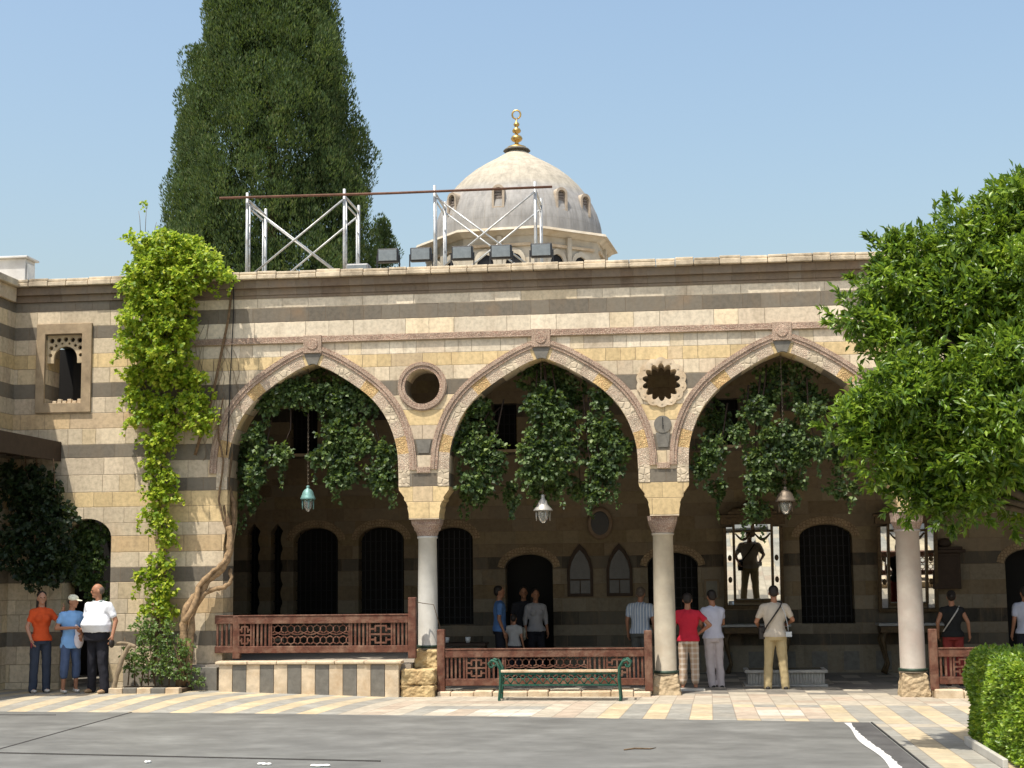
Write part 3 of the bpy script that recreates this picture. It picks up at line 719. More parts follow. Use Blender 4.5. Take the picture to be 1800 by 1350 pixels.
for dx, dz in ((-.45, 17.25), (2.15, 17.2), (-2.55, 17.25), (3.1, 17.15)):
    yy = DC[1]-math.sqrt(max(.1, 3.56**2-dx*dx)); an = math.atan2(dx, 3.3)
    k = MB(); wd = .27
    poly = [(-wd, 0), (wd, 0), (wd, .75)]+[(wd*math.cos(a), .75+wd*math.sin(a)) for a in [math.pi*i/10 for i in range(1, 10)]]+[(-wd, .75)]
    hole = [(-wd+.09, .06), (wd-.09, .06), (wd-.09, .72)]+[((wd-.09)*math.cos(a), .72+(wd-.09)*math.sin(a)) for a in [math.pi*i/10 for i in range(1, 10)]]+[(-wd+.09, .72)]
    def put(k):
        for q in range(len(k.v)):
            X, Yv, Z = k.v[q]; k.v[q] = (DC[0]+dx+X*math.cos(an)-Yv*math.sin(an), yy+X*math.sin(an)*1.0+Yv*math.cos(an), dz+Z)
    k.prism(poly, -.12, .9, [hole]); put(k); o = k.build('dormer', plain('dormer wood and plaster', (.42, .35, .27), .9), DM)
    k = MB()
    for i in range(7): k.box(-wd+.09, wd-.09, .0, .05, .1+i*.12, .19+i*.12)
    put(k); k.build('louvre', plain('grey louvre', (.22, .19, .17), .8), o)
# ------------------------------------------------------------------ foliage generators
def blob(c, r, n, size, jit=.35, outer=.5, droop=0., up=.0):
    "leaf bases and directions filling an ellipsoid, most of them near its skin, in twig whorls"
    nt = max(1, n//7)
    d = RNG.normal(size=(nt, 3)); d /= np.linalg.norm(d, axis=1, keepdims=True)
    lump = 1+.22*np.sin(d[:, 0]*5+c[0]*9)*np.cos(d[:, 2]*6+c[2]*7)+.12*np.sin(d[:, 1]*9+c[1])
    q = (outer+(1-outer)*RNG.random(nt)**.6)*lump
    P = np.array(c)+d*np.array(r)*q[:, None]
    tw = d+RNG.normal(size=(nt, 3))*jit+np.array([0, 0, up-droop])
    P7 = np.repeat(P, 7, 0)+RNG.normal(size=(nt*7, 3))*size*.25
    D7 = np.repeat(tw, 7, 0)/1.3+RNG.normal(size=(nt*7, 3))*.75
    S7 = size*RNG.uniform(.6, 1.15, nt*7)
    return P7, D7, S7
def cat(L): return [np.concatenate([l[i] for l in L]) for i in range(3)]
# cypress trees
CYP = leafmat('cypress foliage', [(.030, .058, .022), (.050, .090, .030), (.075, .12, .042), (.11, .135, .06)], .7, .2, .2, 1.3)
def cypress(name, label, X, Y, zb, zt, rad, n, size, seed, loc=None):
    rg = np.random.default_rng(seed)
    root = thing(name, label, 'tree', (X, Y, 0))
    MB().tube([(X, Y, 0), (X+.1, Y, zb+2), (X, Y, zt*.8)], [.45, .3, .08], 10).build('trunk', BARK, root)
    Ps = []; Ds = []; Ss = []; Ns = []
    for i in range(n):
        f = rg.random()**.9; z = zb+(zt-zb)*f; a = rg.uniform(0, 2*math.pi); R = rad(z)*(1+.10*math.sin(a*5+z*1.3)+.08*math.sin(a*3-z*.7))
        q = rg.uniform(.80, 1.06) if rg.random() < .86 else rg.uniform(.35, .7)
        c = np.array([X+R*q*math.cos(a), Y+R*q*math.sin(a), z]); cr = rg.uniform(.24, .55)*(.75 if Y > 35 else 1)
        m_ = int(260*(cr/.5)**2)+30; d = rg.normal(size=(m_, 3)); d /= np.linalg.norm(d, axis=1, keepdims=True)
        P = c+d*np.array([cr, cr, cr*1.5])*rg.uniform(.86, 1, (m_, 1)); Ns.append(d+rg.normal(size=(m_, 3))*.25)
        out = np.array([math.cos(a), math.sin(a), 0])
        Ps.append(P); Ds.append(d*.35+out*.25+np.array([0, 0, 1.1])+rg.normal(size=(m_, 3))*.3); Ss.append(size*rg.uniform(.6, 1.3, m_))
    leaves('crown', np.concatenate(Ps), np.concatenate(Ds), np.concatenate(Ss), CYP, root, wid=.34, fold=.1, N=np.concatenate(Ns), nz=.15)
    return root
def rad1(z):
    return float(np.interp(z, [5, 9, 12.5, 15.5, 17, 20, 22.5, 25.2, 27.5, 29.5], [3.4, 3.5, 3.55, 3.65, 3.6, 3.3, 2.8, 1.95, 1.2, .1]))
cypress('cypress_tree', 'huge dark cypress rising behind the roof beside the dome', -15.85, 32.5, 7, 29.5, rad1, 2700, .155, 5)
def rad2(z): return float(np.interp(z, [5, 12, 15, 16.2, 17.0], [1.0, .9, .62, .4, .05]))
cypress('cypress_tree', 'small rounded cypress showing just right of the huge one', -12.35, 38, 6, 17.0, rad2, 200, .15, 6)
# ------------------------------------------------------------------ creeper on the left wall
VG = leafmat('yellow green creeper leaf', [(.13, .23, .02), (.26, .38, .025), (.40, .50, .03), (.60, .62, .07)], .5, .4, .5, None)
SHG = leafmat('shrub leaf', [(.06, .11, .03), (.12, .20, .045), (.20, .28, .08)], .45, .5, .35)
CR = thing('creeper_vine', 'yellow-green creeper cascading from the roof down the left wall', 'climbing plant', (-8.8, -.1, 0))
LB = [(250, 425, 30, 18), (290, 425, 45, 18), (330, 432, 38, 18), (300, 450, 85, 30), (350, 455, 45, 25), (385, 478, 28, 12), (400, 490, 16, 7), (270, 480, 60, 35), (330, 490, 50, 35), (245, 510, 38, 30),
      (290, 530, 70, 35), (245, 560, 38, 35), (300, 580, 60, 35), (240, 610, 34, 28), (290, 625, 55, 28), (245, 655, 36, 20), (300, 665, 60, 22), (340, 665, 34, 14), (240, 690, 30, 22), (270, 715, 55, 22), (340, 705, 42, 22),
      (250, 738, 34, 10), (300, 745, 40, 20), (350, 740, 28, 26), (280, 775, 38, 22), (275, 810, 32, 22), (285, 840, 36, 22), (285, 870, 40, 20), (270, 900, 28, 12), (285, 920, 26, 18), (290, 945, 18, 20),
      (285, 990, 26, 22), (260, 1015, 34, 20), (285, 1035, 34, 22), (275, 1065, 28, 22), (300, 1075, 14, 18)]
parts = []
for cx, cy_, rx, ry in LB:
    c = W(cx, cy_, -.28); sc = 24.5/F; Rx, Rz = rx*sc, ry*sc
    big = cy_ < 640
    if big: c = Vector(W(cx, cy_, -.42 if cy_ > 470 else -.30))
    parts.append(blob(c, (Rx*.85, .50 if big else (.24 if cy_ < 800 else .12), Rz*.85), int(max(110, rx*ry*(.85 if big else .62 if cy_ < 800 else .45))), .085, .5, .45, .7))
    for q in range(3):
        x = cx+random.uniform(-rx, rx)*1.05; p = W(x, cy_+ry*random.uniform(-.3, .8), -.22 if cy_ > 480 else -.1); ln = random.uniform(.08, .30); n = int(ln*80); zz = np.linspace(0, -ln, n); sd = random.uniform(-.6, .6)
        parts.append((np.array(p)+np.stack([zz*sd, -.05*np.ones(n), zz], 1)+RNG.normal(size=(n, 3))*.018, RNG.normal(size=(n, 3))*.7+np.array([sd, -.5, -.5]), np.full(n, .075)))
leaves('foliage', *cat(parts), VG, CR, wid=.8, fold=.2, N=(0, -.7, .8), nz=.5)
k = MB()
for i, (x, y, tx, tz) in enumerate(((255, 405, .02, .40), (248, 400, -.05, .30), (270, 410, .05, .2))):
    p = W(x, y, -.1); k.tube([p-Vector((0, 0, .2)), p+Vector((tx*.5, 0, tz*.5)), p+Vector((tx, 0, tz))], [.006, .005, .003], 4)
for pts in ([(292, 1190), (288, 1100), (290, 1000), (282, 900), (262, 800), (275, 700), (290, 600), (300, 480)], [(270, 1190), (278, 1080), (280, 960), (272, 880), (300, 760), (320, 640), (330, 520)], [(345, 800), (372, 700), (400, 560), (410, 490)]):
    k.tube([W(x+random.uniform(-3, 3), y, -.07) for x, y in pts], [.03-.003*i for i in range(len(pts))], 6)
k.build('stem', BARK, CR)
tip = W(253, 362, -.1); P_, D_2, S_2 = blob(tip, (.04, .04, .08), 40, .06, .5, .3); leaves('shoot', P_, D_2, S_2, VG, CR, wid=.8)
# thin dry tendrils on the stone to the right of it
k = MB()
for i in range(14):
    x0 = 385+random.uniform(-25, 25); y0 = random.uniform(560, 700); pts = []
    for q in range(7): pts.append(W(x0, y0, -.012)); x0 += random.uniform(-9, 9); y0 += random.uniform(12, 26)
    k.tube(pts, .004, 3)
k.build('dry_tendril', plain('dry tendril', (.20, .15, .10), .9, bump=0), CR)
# woody trunk at the arch foot
WV = thing('woody_vine', 'thick twisted bare vine trunk climbing the left side of the first arch', 'vine trunk', (-8.2, -.15, 0))
k = MB()
def px_tube(k, pts, Y0, r0, r1, wob=.02):
    P = [Vector(W(x, y, Y0 if not callable(Y0) else Y0(i/(len(pts)-1)))) for i, (x, y) in enumerate(pts)]
    Q = []; n = len(P)
    for i in range(n-1):
        for s_ in range(4):
            f_ = s_/4; p0, p1, p2, p3 = P[max(i-1, 0)], P[i], P[i+1], P[min(i+2, n-1)]
            v_ = .5*((2*p1)+(-p0+p2)*f_+(2*p0-5*p1+4*p2-p3)*f_*f_+(-p0+3*p1-3*p2+p3)*f_**3)
            Q.append(v_+Vector((random.uniform(-wob, wob)*.5, random.uniform(-wob, wob), random.uniform(-wob, wob)*.5)))
    Q.append(P[-1]); m_ = len(Q)
    k.tube(Q, [(r0+(r1-r0)*i/(m_-1))*random.uniform(.85, 1.15) for i in range(m_)], 9)
yy = lambda f: -.35+.3*f
px_tube(k, [(318, 1205), (322, 1130), (325, 1090), (333, 1062), (352, 1040), (366, 1020), (385, 1005), (399, 985), (405, 960), (402, 925)], yy, .075, .055)
px_tube(k, [(330, 1200), (335, 1120), (340, 1075), (357, 1046), (375, 1036), (395, 1032), (406, 1018), (404, 1000)], yy, .06, .03)
px_tube(k, [(325, 1095), (345, 1052), (350, 1030), (370, 1008), (392, 990), (400, 972)], lambda f: -.42+.3*f, .05, .035)
k.build('trunk', plain('sunlit vine bark', (.30, .20, .11), .9, var=.55, scale=16, bump=1, bscale=34), WV)  # same bark made paler in colour to look sunlit
k = MB()
px_tube(k, [(402, 930), (396, 880), (404, 800), (400, 740), (425, 690), (460, 655)], lambda f: .0+.35*f, .055, .03)
px_tube(k, [(404, 960), (412, 900), (400, 840), (410, 770), (430, 700), (480, 650), (530, 640)], lambda f: .1+.3*f, .05, .02)
px_tube(k, [(400, 940), (386, 880), (392, 810), (384, 760), (392, 700)], lambda f: -.06, .02, .012)
k.build('upper_stem', BARK, WV)
# shrub and planter at the foot
SB = thing('wall_shrub', 'leafy green shrub growing at the foot of the creeper', 'shrub', (-9, -.5, .15))
parts = []
for cx, cy_, rx, ry in ((245, 1110, 18, 30), (262, 1130, 26, 40), (300, 1150, 40, 40), (240, 1165, 34, 32), (275, 1180, 45, 22), (325, 1185, 34, 20), (348, 1195, 16, 14), (295, 1110, 16, 28), (222, 1150, 12, 14), (262, 1100, 20, 22), (325, 1140, 18, 22)):
    c = W(cx, cy_, -.5); sc = 24.3/F; parts.append(blob(c, (rx*sc*.8, .16, ry*sc*.85), int(rx*ry*.42), .06, .6, .2, .1))
leaves('foliage', *cat(parts), SHG, SB, wid=.65, N=(0, -.5, .8), nz=.7)
k = MB()
for x in range(225, 345, 12): k.tube([W(x, 1205, -.5), W(x+random.uniform(-8, 8), 1165, -.5), W(x+random.uniform(-16, 16), 1120, -.5)], [.012, .009, .005], 5)
k.build('stem', BARK, SB)
PL = thing('planter_kerb', 'low striped stone kerb round the shrub bed', 'kerb', (-9, -.8, .17))
k = MB(); x = -9.25; i = 0
while x < -8.05: k.box(x+.003, x+.237, -.95, -.80, .1, .27, i % 2); x += .24; i += 1
k.build('kerb_stone', [CREAM, BASALT], PL, .012); MB().box(-9.24, -8.06, -.798, -.01, .1, .24).build('soil', plain('soil', (.10, .07, .045), 1), PL)
# leaning pruned stump by the shrub
ST = MB(); px_tube(ST, [(198, 1218), (206, 1186), (218, 1150), (230, 1132)], -.9, .045, .035, .01); px_tube(ST, [(238, 1137), (222, 1130), (204, 1131)], -.9, .03, .02, .01)
tag(ST.build('cut_branch', plain('bare pale wood', (.26, .20, .13), .9, var=.4), None), 'bare forked branch leaning in front of the shrub, behind the man in white', 'branch')
# ------------------------------------------------------------------ hanging ivy in the arches
IV = leafmat('glossy ivy leaf', [(.020, .045, .014), (.045, .085, .022), (.075, .13, .035), (.15, .21, .07)], .5, .45, .28, 3)
IVD = leafmat('shade-darkened ivy leaf', [(.008, .016, .007), (.014, .028, .010), (.022, .040, .014)], .5, .3, .1)  # leaf colour blackened to stand in for the shade under the canopy
hang = [('ivy hanging in dark tufts inside the first arch, beside the woody vine', [(455, 770, 26, 32), (450, 830, 20, 45), (492, 800, 24, 26), (600, 705, 42, 26), (605, 765, 46, 40), (575, 800, 36, 26), (605, 830, 44, 32), (650, 700, 24, 30), (672, 840, 34, 36), (680, 800, 22, 30), (640, 780, 24, 26), (520, 690, 70, 34), (620, 680, 50, 26), (470, 700, 36, 30)],
         [(540, 650, 66, 16), (500, 680, 60, 24), (560, 690, 50, 30), (600, 720, 50, 40), (430, 800, 20, 80), (440, 880, 22, 30)], -6.1),
        ('ivy hanging in thick bunches inside the middle arch', [(830, 715, 34, 26), (825, 775, 40, 42), (860, 800, 34, 40), (835, 845, 38, 30), (955, 705, 46, 34), (975, 745, 56, 44), (940, 790, 44, 34), (985, 800, 44, 34), (960, 830, 52, 30), (1056, 700, 24, 26), (1060, 750, 26, 36), (1085, 790, 28, 34), (1060, 830, 40, 36), (1050, 870, 26, 18)],
         [(950, 650, 80, 16), (960, 672, 60, 20), (990, 700, 50, 50), (960, 850, 60, 34), (840, 870, 40, 20), (1060, 790, 40, 70), (850, 740, 30, 50), (900, 870, 16, 26), (1020, 860, 40, 20)], -2.1),
        ('ivy hanging in loose bunches inside the third arch', [(1250, 795, 36, 34), (1235, 820, 22, 20), (1328, 722, 34, 26), (1365, 765, 44, 30), (1345, 810, 40, 34), (1330, 845, 30, 24), (1400, 800, 26, 30), (1425, 725, 30, 24), (1440, 790, 26, 24), (1300, 760, 18, 26)],
         [(1375, 655, 70, 22), (1340, 690, 60, 26), (1420, 700, 50, 34), (1260, 740, 30, 40), (1380, 850, 50, 30), (1480, 780, 40, 60), (1260, 860, 14, 24), (1480, 860, 40, 20), (1330, 900, 30, 26), (1390, 780, 50, 50)], 1.9),
        ('ivy hanging inside the fourth arch behind the big tree', [(1620, 740, 50, 60), (1700, 780, 60, 50), (1780, 760, 50, 60)], [(1700, 690, 100, 30), (1650, 850, 40, 40), (1760, 850, 50, 30)], 5.9)]
for label, front, back, X in hang:
    o = thing('hanging_ivy', label, 'ivy', (X, .35, 5.4), 'ivy hanging in the arches'); parts = []; k = MB()
    for L, Yc, dens in ((front, .22, .52), (back, .62, .34)):
        for cx, cy_, rx, ry in L:
            c = W(cx, cy_, Yc); sc = 25/F
            parts.append(blob(c, (rx*sc*.88, .14, ry*sc*.88), int(rx*ry*dens)+60, .085, .5, .15, .75))
            # trailing strands below the tuft
            for q in range(2):
                x = cx+random.uniform(-rx, rx)*.8; p = W(x, cy_+ry*.7, Yc); ln = random.uniform(.1, .38)
                n = int(ln*70); zz = np.linspace(0, -ln, n); P = np.array(p)+np.stack([np.sin(zz*9)*.03, np.zeros(n), zz], 1)+RNG.normal(size=(n, 3))*.015
                parts.append((P, RNG.normal(size=(n, 3))*.7+np.array([0, -.3, -.8]), np.full(n, .065)))
            top = Vector((X+(c.x-X)*.75, Yc+.15, min(5.55, 5.62-abs(c.x-X)*.62)))
            if random.random() < .7: k.tube([top, (top+c)/2+Vector((random.uniform(-.1, .1), 0, -.1)), c], [.016, .012, .007], 5)
    leaves('foliage', *cat(parts), IV, o, wid=.85, fold=.2, N=(0, -.6, .7), nz=.6); k.build('stem', DWOOD, o)
# dark ivy under the canopy and in the doorway
o = thing('doorway_ivy', 'sunlit ivy showing through the low arched doorway at the left', 'ivy', (-10, 1.2, 0)); parts = []
for cx, cy_, rx, ry in ((160, 935, 40, 22), (150, 960, 30, 24), (165, 990, 26, 22), (160, 1020, 26, 20), (175, 1050, 22, 18), (140, 1000, 18, 30)):
    parts.append(blob(W(cx, cy_, .35), (rx*.0096, .16, ry*.0096), int(rx*ry*.7), .09, .5, .2, .7))
leaves('foliage', *cat(parts), IV, o, wid=.85)
k = MB().tube([(-10.3, .5, 2.9), (-10.1, .5, 2.2), (-9.95, .5, 1.3)], .02, 6); k.build('stem', BARK, o)
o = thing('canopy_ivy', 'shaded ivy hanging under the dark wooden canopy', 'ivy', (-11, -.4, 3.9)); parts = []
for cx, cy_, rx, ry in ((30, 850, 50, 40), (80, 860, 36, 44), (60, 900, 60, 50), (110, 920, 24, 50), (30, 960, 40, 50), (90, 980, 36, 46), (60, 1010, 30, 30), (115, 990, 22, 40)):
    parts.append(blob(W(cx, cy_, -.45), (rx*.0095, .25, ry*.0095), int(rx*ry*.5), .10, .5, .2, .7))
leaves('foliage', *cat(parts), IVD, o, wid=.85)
k = MB()
for x in (-11.3, -11.0, -10.8, -10.5): k.tube([(x, -.45, 4.1), (x+.05, -.4, 3.3), (x-.04, -.42, 2.4)], .014, 5)
k.build('stem', BARK, o)
# ------------------------------------------------------------------ big tree, right
TL = leafmat('broad glossy leaf', [(.04, .095, .012), (.085, .17, .016), (.15, .26, .022), (.27, .38, .04)], .38, .5, .4, 2.2)
TR = thing('broadleaf_tree', 'big glossy leaved tree overhanging the court from the right', 'tree', (5.2, -7.2, 0))
lobes = [(1572, 500, 62, 0), (1590, 440, 40, .1), (1560, 445, 26, 0), (1640, 465, 70, .3), (1700, 430, 70, 0), (1760, 385, 62, 0), (1790, 350, 50, .2), (1835, 380, 80, 0), (1520, 560, 48, -.1), (1560, 600, 44, -.2), (1610, 560, 80, .2), (1700, 520, 90, 0), (1790, 480, 90, -.2),
         (1540, 720, 60, -.5), (1505, 750, 50, -.4), (1590, 690, 66, -.6), (1640, 720, 80, -.4), (1560, 790, 62, -.4), (1600, 650, 40, -.6), (1630, 800, 76, -.1), (1610, 860, 46, -.2), (1640, 880, 38, -.2), (1690, 640, 90, .5), (1760, 600, 90, .2), (1720, 740, 90, .2), (1790, 700, 100, .3), (1700, 820, 76, .3), (1770, 840, 80, .4), (1850, 560, 110, 0), (1860, 780, 110, .3), (1740, 780, 80, -.6), (1790, 740, 80, -.8), (1720, 680, 70, -.5), (1780, 640, 80, -.7), (1690, 860, 60, -.3), (1900, 420, 120, .3), (1960, 620, 150, .2), (1930, 860, 100, .5)]
parts = []
for cx, cy_, r, dy in lobes:
    c = W(cx, cy_, -7+dy); R = r*17.8/F
    parts.append(blob(c, (R*1.02, R*1.05, R*.92), int(1900*(R/.45)**2), .115, .6, .3, .1, .25))
for i in range(150):
    cx, cy_, r, dy = random.choice(lobes); a = random.uniform(0, 2*math.pi); c = W(cx+r*1.02*math.cos(a), cy_+r*1.0*math.sin(a), -7+dy+random.uniform(-.25, .1)); n = random.randint(16, 34)
    ax_ = Vector((math.cos(a), random.uniform(-.6, .2), -math.sin(a)+.35)).normalized(); tt_ = RNG.random(n)[:, None]*random.uniform(.12, .26)
    parts.append((np.array(c)+np.array(ax_)*tt_, np.array(ax_)*1.1+RNG.normal(size=(n, 3))*.55, np.full(n, .11)))
leaves('crown', *cat(parts), TL, TR, wid=.38, fold=.35, N=(-.15, -.35, .9), nz=.7)
k = MB(); base = Vector((5.2, -7.2, 0)); fork = Vector((5.15, -7.15, 2.3))
k.tube([base, Vector((5.25, -7.2, 1.2)), fork], [.2, .16, .14], 12)
for cx, cy_, r, dy in lobes[::2]:
    c = W(cx, cy_, -7+dy); mid = (fork+c)/2+Vector((0, 0, .15))+Vector([random.uniform(-.12, .12) for _ in range(3)])
    k.tube([fork, (fork+mid)/2, mid, c], [.09, .06, .04, .015], 7)
k.build('trunk', plain('tree bark', (.10, .075, .05), .9, var=.5, scale=14, bump=1), TR)
# hedge
HG = leafmat('clipped hedge leaf', [(.08, .16, .015), (.16, .28, .022), (.25, .39, .035), (.38, .48, .07)], .4, .5, .4, 5)
HD = thing('clipped_hedge', 'dense clipped bright green hedge at the lower right corner', 'hedge', (4.6, -7, 0))
n = 30000; u_ = RNG.random((n, 3)); hx0, hx1, hy0, hy1, hz1 = 3.50, 6.2, -8.6, -5.6, 1.14
P = np.empty((n, 3)); D = np.empty((n, 3)); pick = RNG.random(n)
q = .12
for i in range(n):
    a, b_, dpt = u_[i]; dpt = dpt**1.5*q
    if pick[i] < .34: P[i] = (hx0+dpt, hy0+(hy1-hy0)*a, hz1*b_); D[i] = (-1, 0, .5)
    elif pick[i] < .68: P[i] = (hx0+(hx1-hx0)*a, hy0+dpt, hz1*b_); D[i] = (0, -1, .5)
    else: P[i] = (hx0+(hx1-hx0)*a, hy0+(hy1-hy0)*b_, hz1-dpt); D[i] = (0, 0, 1)
# rounded shoulders and bumps
ctr = np.array([(hx0+hx1)/2, (hy0+hy1)/2, .5]); hr = np.array([(hx1-hx0)/2, (hy1-hy0)/2, .72])
rel = (P-ctr)/hr; nrm_ = (np.abs(rel)**7).sum(1)**(1/7); P = ctr+rel/np.maximum(nrm_, 1)[:, None]*hr*(.96+.035*np.sin(P[:, :1]*5+P[:, 2:]*4)*np.cos(P[:, 1:2]*4+P[:, 2:]*6))
P[:, 2] = np.maximum(P[:, 2], .04)
leaves('foliage', P, D*.7+RNG.normal(size=(n, 3))*.6, .065*RNG.uniform(.6, 1.3, n), HG, HD, wid=.55, N=(-.1, -.3, .9), nz=.8)
k = MB()
for i in range(16):
    for j in range(3): x = hx0+.3+(hx1-hx0-.6)*i/15; y = hy0+.3+(hy1-hy0-.6)*j/2; k.tube([(x, y, 0), (x+random.uniform(-.1, .1), y, .5), (x+random.uniform(-.2, .2), y, .95)], [.02, .014, .008], 5)
k.build('stem', BARK, HD)
tag(MB().box(3.42, 3.48, -8.3, -6.2, .0, .10).build('hedge_edging', MARB, None, .01), 'thin pale stone edging strip along the foot of the hedge', 'edging')
# ------------------------------------------------------------------ stage in the court
m, t, b = newmat('grey painted boards', .55, 0, .4); tc = t.new('ShaderNodeTexCoord').outputs['Object']
mp = t.new('ShaderNodeMapping'); mp.inputs['Scale'].default_value = (.6, 1.0, 1); t.l.new(tc, mp.inputs[0])
c = t.ramp(t.noise(mp.outputs[0], 2.2, 8, .68), [(.30, (.10, .10, .092)), (.5, (.150, .150, .138)), (.70, (.205, .205, .19))])
c = t.mix(t.ramp(t.noise(tc, 26, 4, .7), [(.66, g3(0)), (.78, g3(.3))]), c, (.34, .34, .32))
c = t.mix(t.ramp(t.noise(tc, .7, 5, .6), [(.42, g3(0)), (.62, g3(.45))]), c, (.105, .105, .098))
t.l.new(c, b.inputs['Base Color']); bn = t.new('ShaderNodeBump'); bn.inputs['Strength'].default_value = .35; bn.inputs['Distance'].default_value = .02
t.l.new(t.noise(mp.outputs[0], 4, 6), bn.inputs['Height']); t.l.new(bn.outputs[0], b.inputs['Normal'])
ZS = .10
SG = thing('stage', 'low grey boarded stage lying across the front of the court', 'stage', (-3, -8, 0))
edge = [(-14, -2.75), (-10.14, -3.02), (-6.25, -3.36), (-3.4, -3.72), (-2.6, -3.84), (2.52, -4.66), (2.52, -13), (-14, -13)]
k = MB(); n = len(edge); k.add([(x, y, .02) for x, y in edge]+[(x, y, ZS) for x, y in edge], [tuple(range(n, 2*n))[::-1]]+[(i, (i+1) % n, (i+1) % n+n, i+n) for i in range(n)])
k.build('deck', m, SG)
k = MB(); k.bar((-2.6, -3.845, .065), (2.535, -4.67, .065), .02, .085); k.bar((2.535, -4.67, .065), (2.535, -13, .065), .02, .085); k.build('edge_shade_bar', plain('black edge shade', (.03, .03, .03), .6), SG)  # black bars stand in for the shade behind the raised deck edge
k = MB(); k.box(-8.03, -8.0, -13, -3.2, ZS+.001, ZS+.006); k.bar((-14, -7.05, ZS+.005), (-3.2, -8.6, ZS+.005), .02, .008); k.bar((-14, -3.4, ZS+.003), (-9, -3.6, ZS+.003), .015, .006)
k.build('seam', plain('dark seam', (.07, .065, .06), .8), SG)
k = MB(); k.box(2.19, 2.50, -13, -4.70, ZS+.0015, ZS+.005); k.build('edge_strip', plain('dark edge strip', (.09, .088, .085), .6, var=.4, scale=3), SG)
k = MB(); L = []; y = -4.78; 
while y > -12: L.append((2.15+.03*math.sin(y*2.1), y, 2.25+.03*math.sin(y*1.3)+random.uniform(-.012, .012))); y -= .10
vs = [(a, y, ZS+.008) for a, y, b_ in L]+[(b_, y, ZS+.008) for a, y, b_ in L]; n = len(L)
k.add(vs, [(i, i+1, n+i+1, n+i) for i in range(n-1)]); k.build('paint_streak', plain('white paint', (.62, .61, .58), .6, var=.3, scale=12), SG)
for (px, py, sz), lb in zip(((262, 1341, .05), (465, 1345, .09), (556, 1348, .13)), ('smallest white scrap on the stage, furthest left', 'white crumpled scrap on the stage, the middle one of three', 'largest white scrap on the stage, closest to the centre')):
    p = W(px, py, -8.3); d = (p-CAM); q = CAM+d*((ZS-CAM.z)/d.z); k = MB()
    for i in range(4): k.ell((q.x+random.uniform(-sz, sz), q.y+random.uniform(-.03, .03), ZS+.012), (sz*.35, .03, .014), 5)
    tag(k.build('paper_scrap', plain('white scrap', (.75, .74, .70), .8), None), lb, 'litter', 'white scraps on the stage')
k = MB(); q0 = Vector((-.6, -7.6, ZS+.008)); k.tube([q0, q0+Vector((.12, .05, .01)), q0+Vector((.3, .1, 0)), q0+Vector((.36, .2, .0))], [.008, .01, .008, .004], 5); tag(k.build('twig', BARK, None), 'dry dark twig lying on the grey stage', 'twig')
# ------------------------------------------------------------------ scaffold on the roof
def scaff(xa, xb, label):
    r = thing('scaffold', label, 'scaffold', ((xa+xb)/2, 1.8, 6.9), 'scaffold bays on the roof'); zb = 6.9
    for x in (xa, xb):
        k = MB()
        for y, zt in ((1.2, 9.06), (2.45, 9.06)):
            k.tube([(x, y, zb), (x, y, zt)], .028, 8); 
        for y in (1.38, 2.27): k.tube([(x, y, zb+.1), (x, y, 8.9-.12*(y > 2))], .017, 6)
        k.tube([(x, 1.2, 8.93), (x, 2.45, 8.93)], .022, 6); k.tube([(x, 1.38, 8.80), (x, 2.27, 8.80)], .017, 6); k.tube([(x, 1.2, 7.5), (x, 2.45, 7.5)], .02, 6)
        for z in (7.7, 8.1, 8.5): k.tube([(x, 1.2, z), (x, 1.38, z)], .012, 5); k.tube([(x, 2.27, z), (x, 2.45, z)], .012, 5)
        k.build('end_frame', STEEL, r)
    for y in (1.17, 2.48):
        for a, b_ in ((8.86, 7.42), (7.42, 8.86)):
            off = .018 if a > b_ else -.018
            MB().tube([(xa, y+off, a), (xb, y+off, b_)], .018, 6).build('brace', STEEL, r)
    return r
scaff(-7.62, -5.80, 'steel scaffold bay on the roof in front of the cypress')
scaff(-4.13, -2.30, 'steel scaffold bay on the roof in front of the dome')
tag(MB().tube([(-8.12, 1.12, 8.96), (-5, 1.13, 8.93), (-1.98, 1.12, 8.93)], .024, 8).build('scaffold_pole', RUST, None), 'long rusty pole laid across both scaffold bays', 'pole')
GL = plain('floodlight glass', (.16, .18, .19), .15, 0, var=.3, scale=10, bump=0, spec=.8); BLK = plain('black lamp housing', (.03, .03, .032), .5, .2)
fl = [(-5.35, 'grey lamp box lying low on the roof edge between the scaffold legs', 0), (-4.81, 'floodlight on the parapet just right of the first scaffold bay', 1), (-4.23, 'floodlight on the parapet left of the dome, against the open sky', 1), (-3.50, 'floodlight on the parapet just inside the left leg of the dome scaffold', 1), (-2.82, 'floodlight on the parapet in the middle of the dome scaffold bay', 1), (-2.12, 'floodlight on the parapet at the right leg of the dome scaffold', 1)]
for x, lb, up_ in fl:
    r = thing('floodlight', lb, 'floodlight', (x, .3, 7.3), 'floodlights along the roof edge')
    if up_:
        k = MB().box(x-.185, x+.185, .22, .34, 7.465, 7.71); k.box(x-.12, x+.12, .341, .42, 7.50, 7.67); k.build('housing', BLK, r, .015)
        MB().box(x-.16, x+.16, .207, .2195, 7.49, 7.685).build('glass', GL, r, .004)
        k = MB(); k.bar((x-.2, .28, 7.31), (x-.2, .28, 7.6), .02); k.bar((x+.2, .28, 7.31), (x+.2, .28, 7.6), .02); k.box(x-.21, x+.21, .25, .31, 7.305, 7.33); k.build('bracket', BLK, r)
    else:
        MB().box(x-.2, x+.2, .2, .5, 7.31, 7.46).build('housing', plain('grey metal case', (.25, .25, .25), .5, .2), r, .03)
        MB().box(x-.17, x+.17, .19, .1985, 7.35, 7.43).build('glass', GL, r, .003)
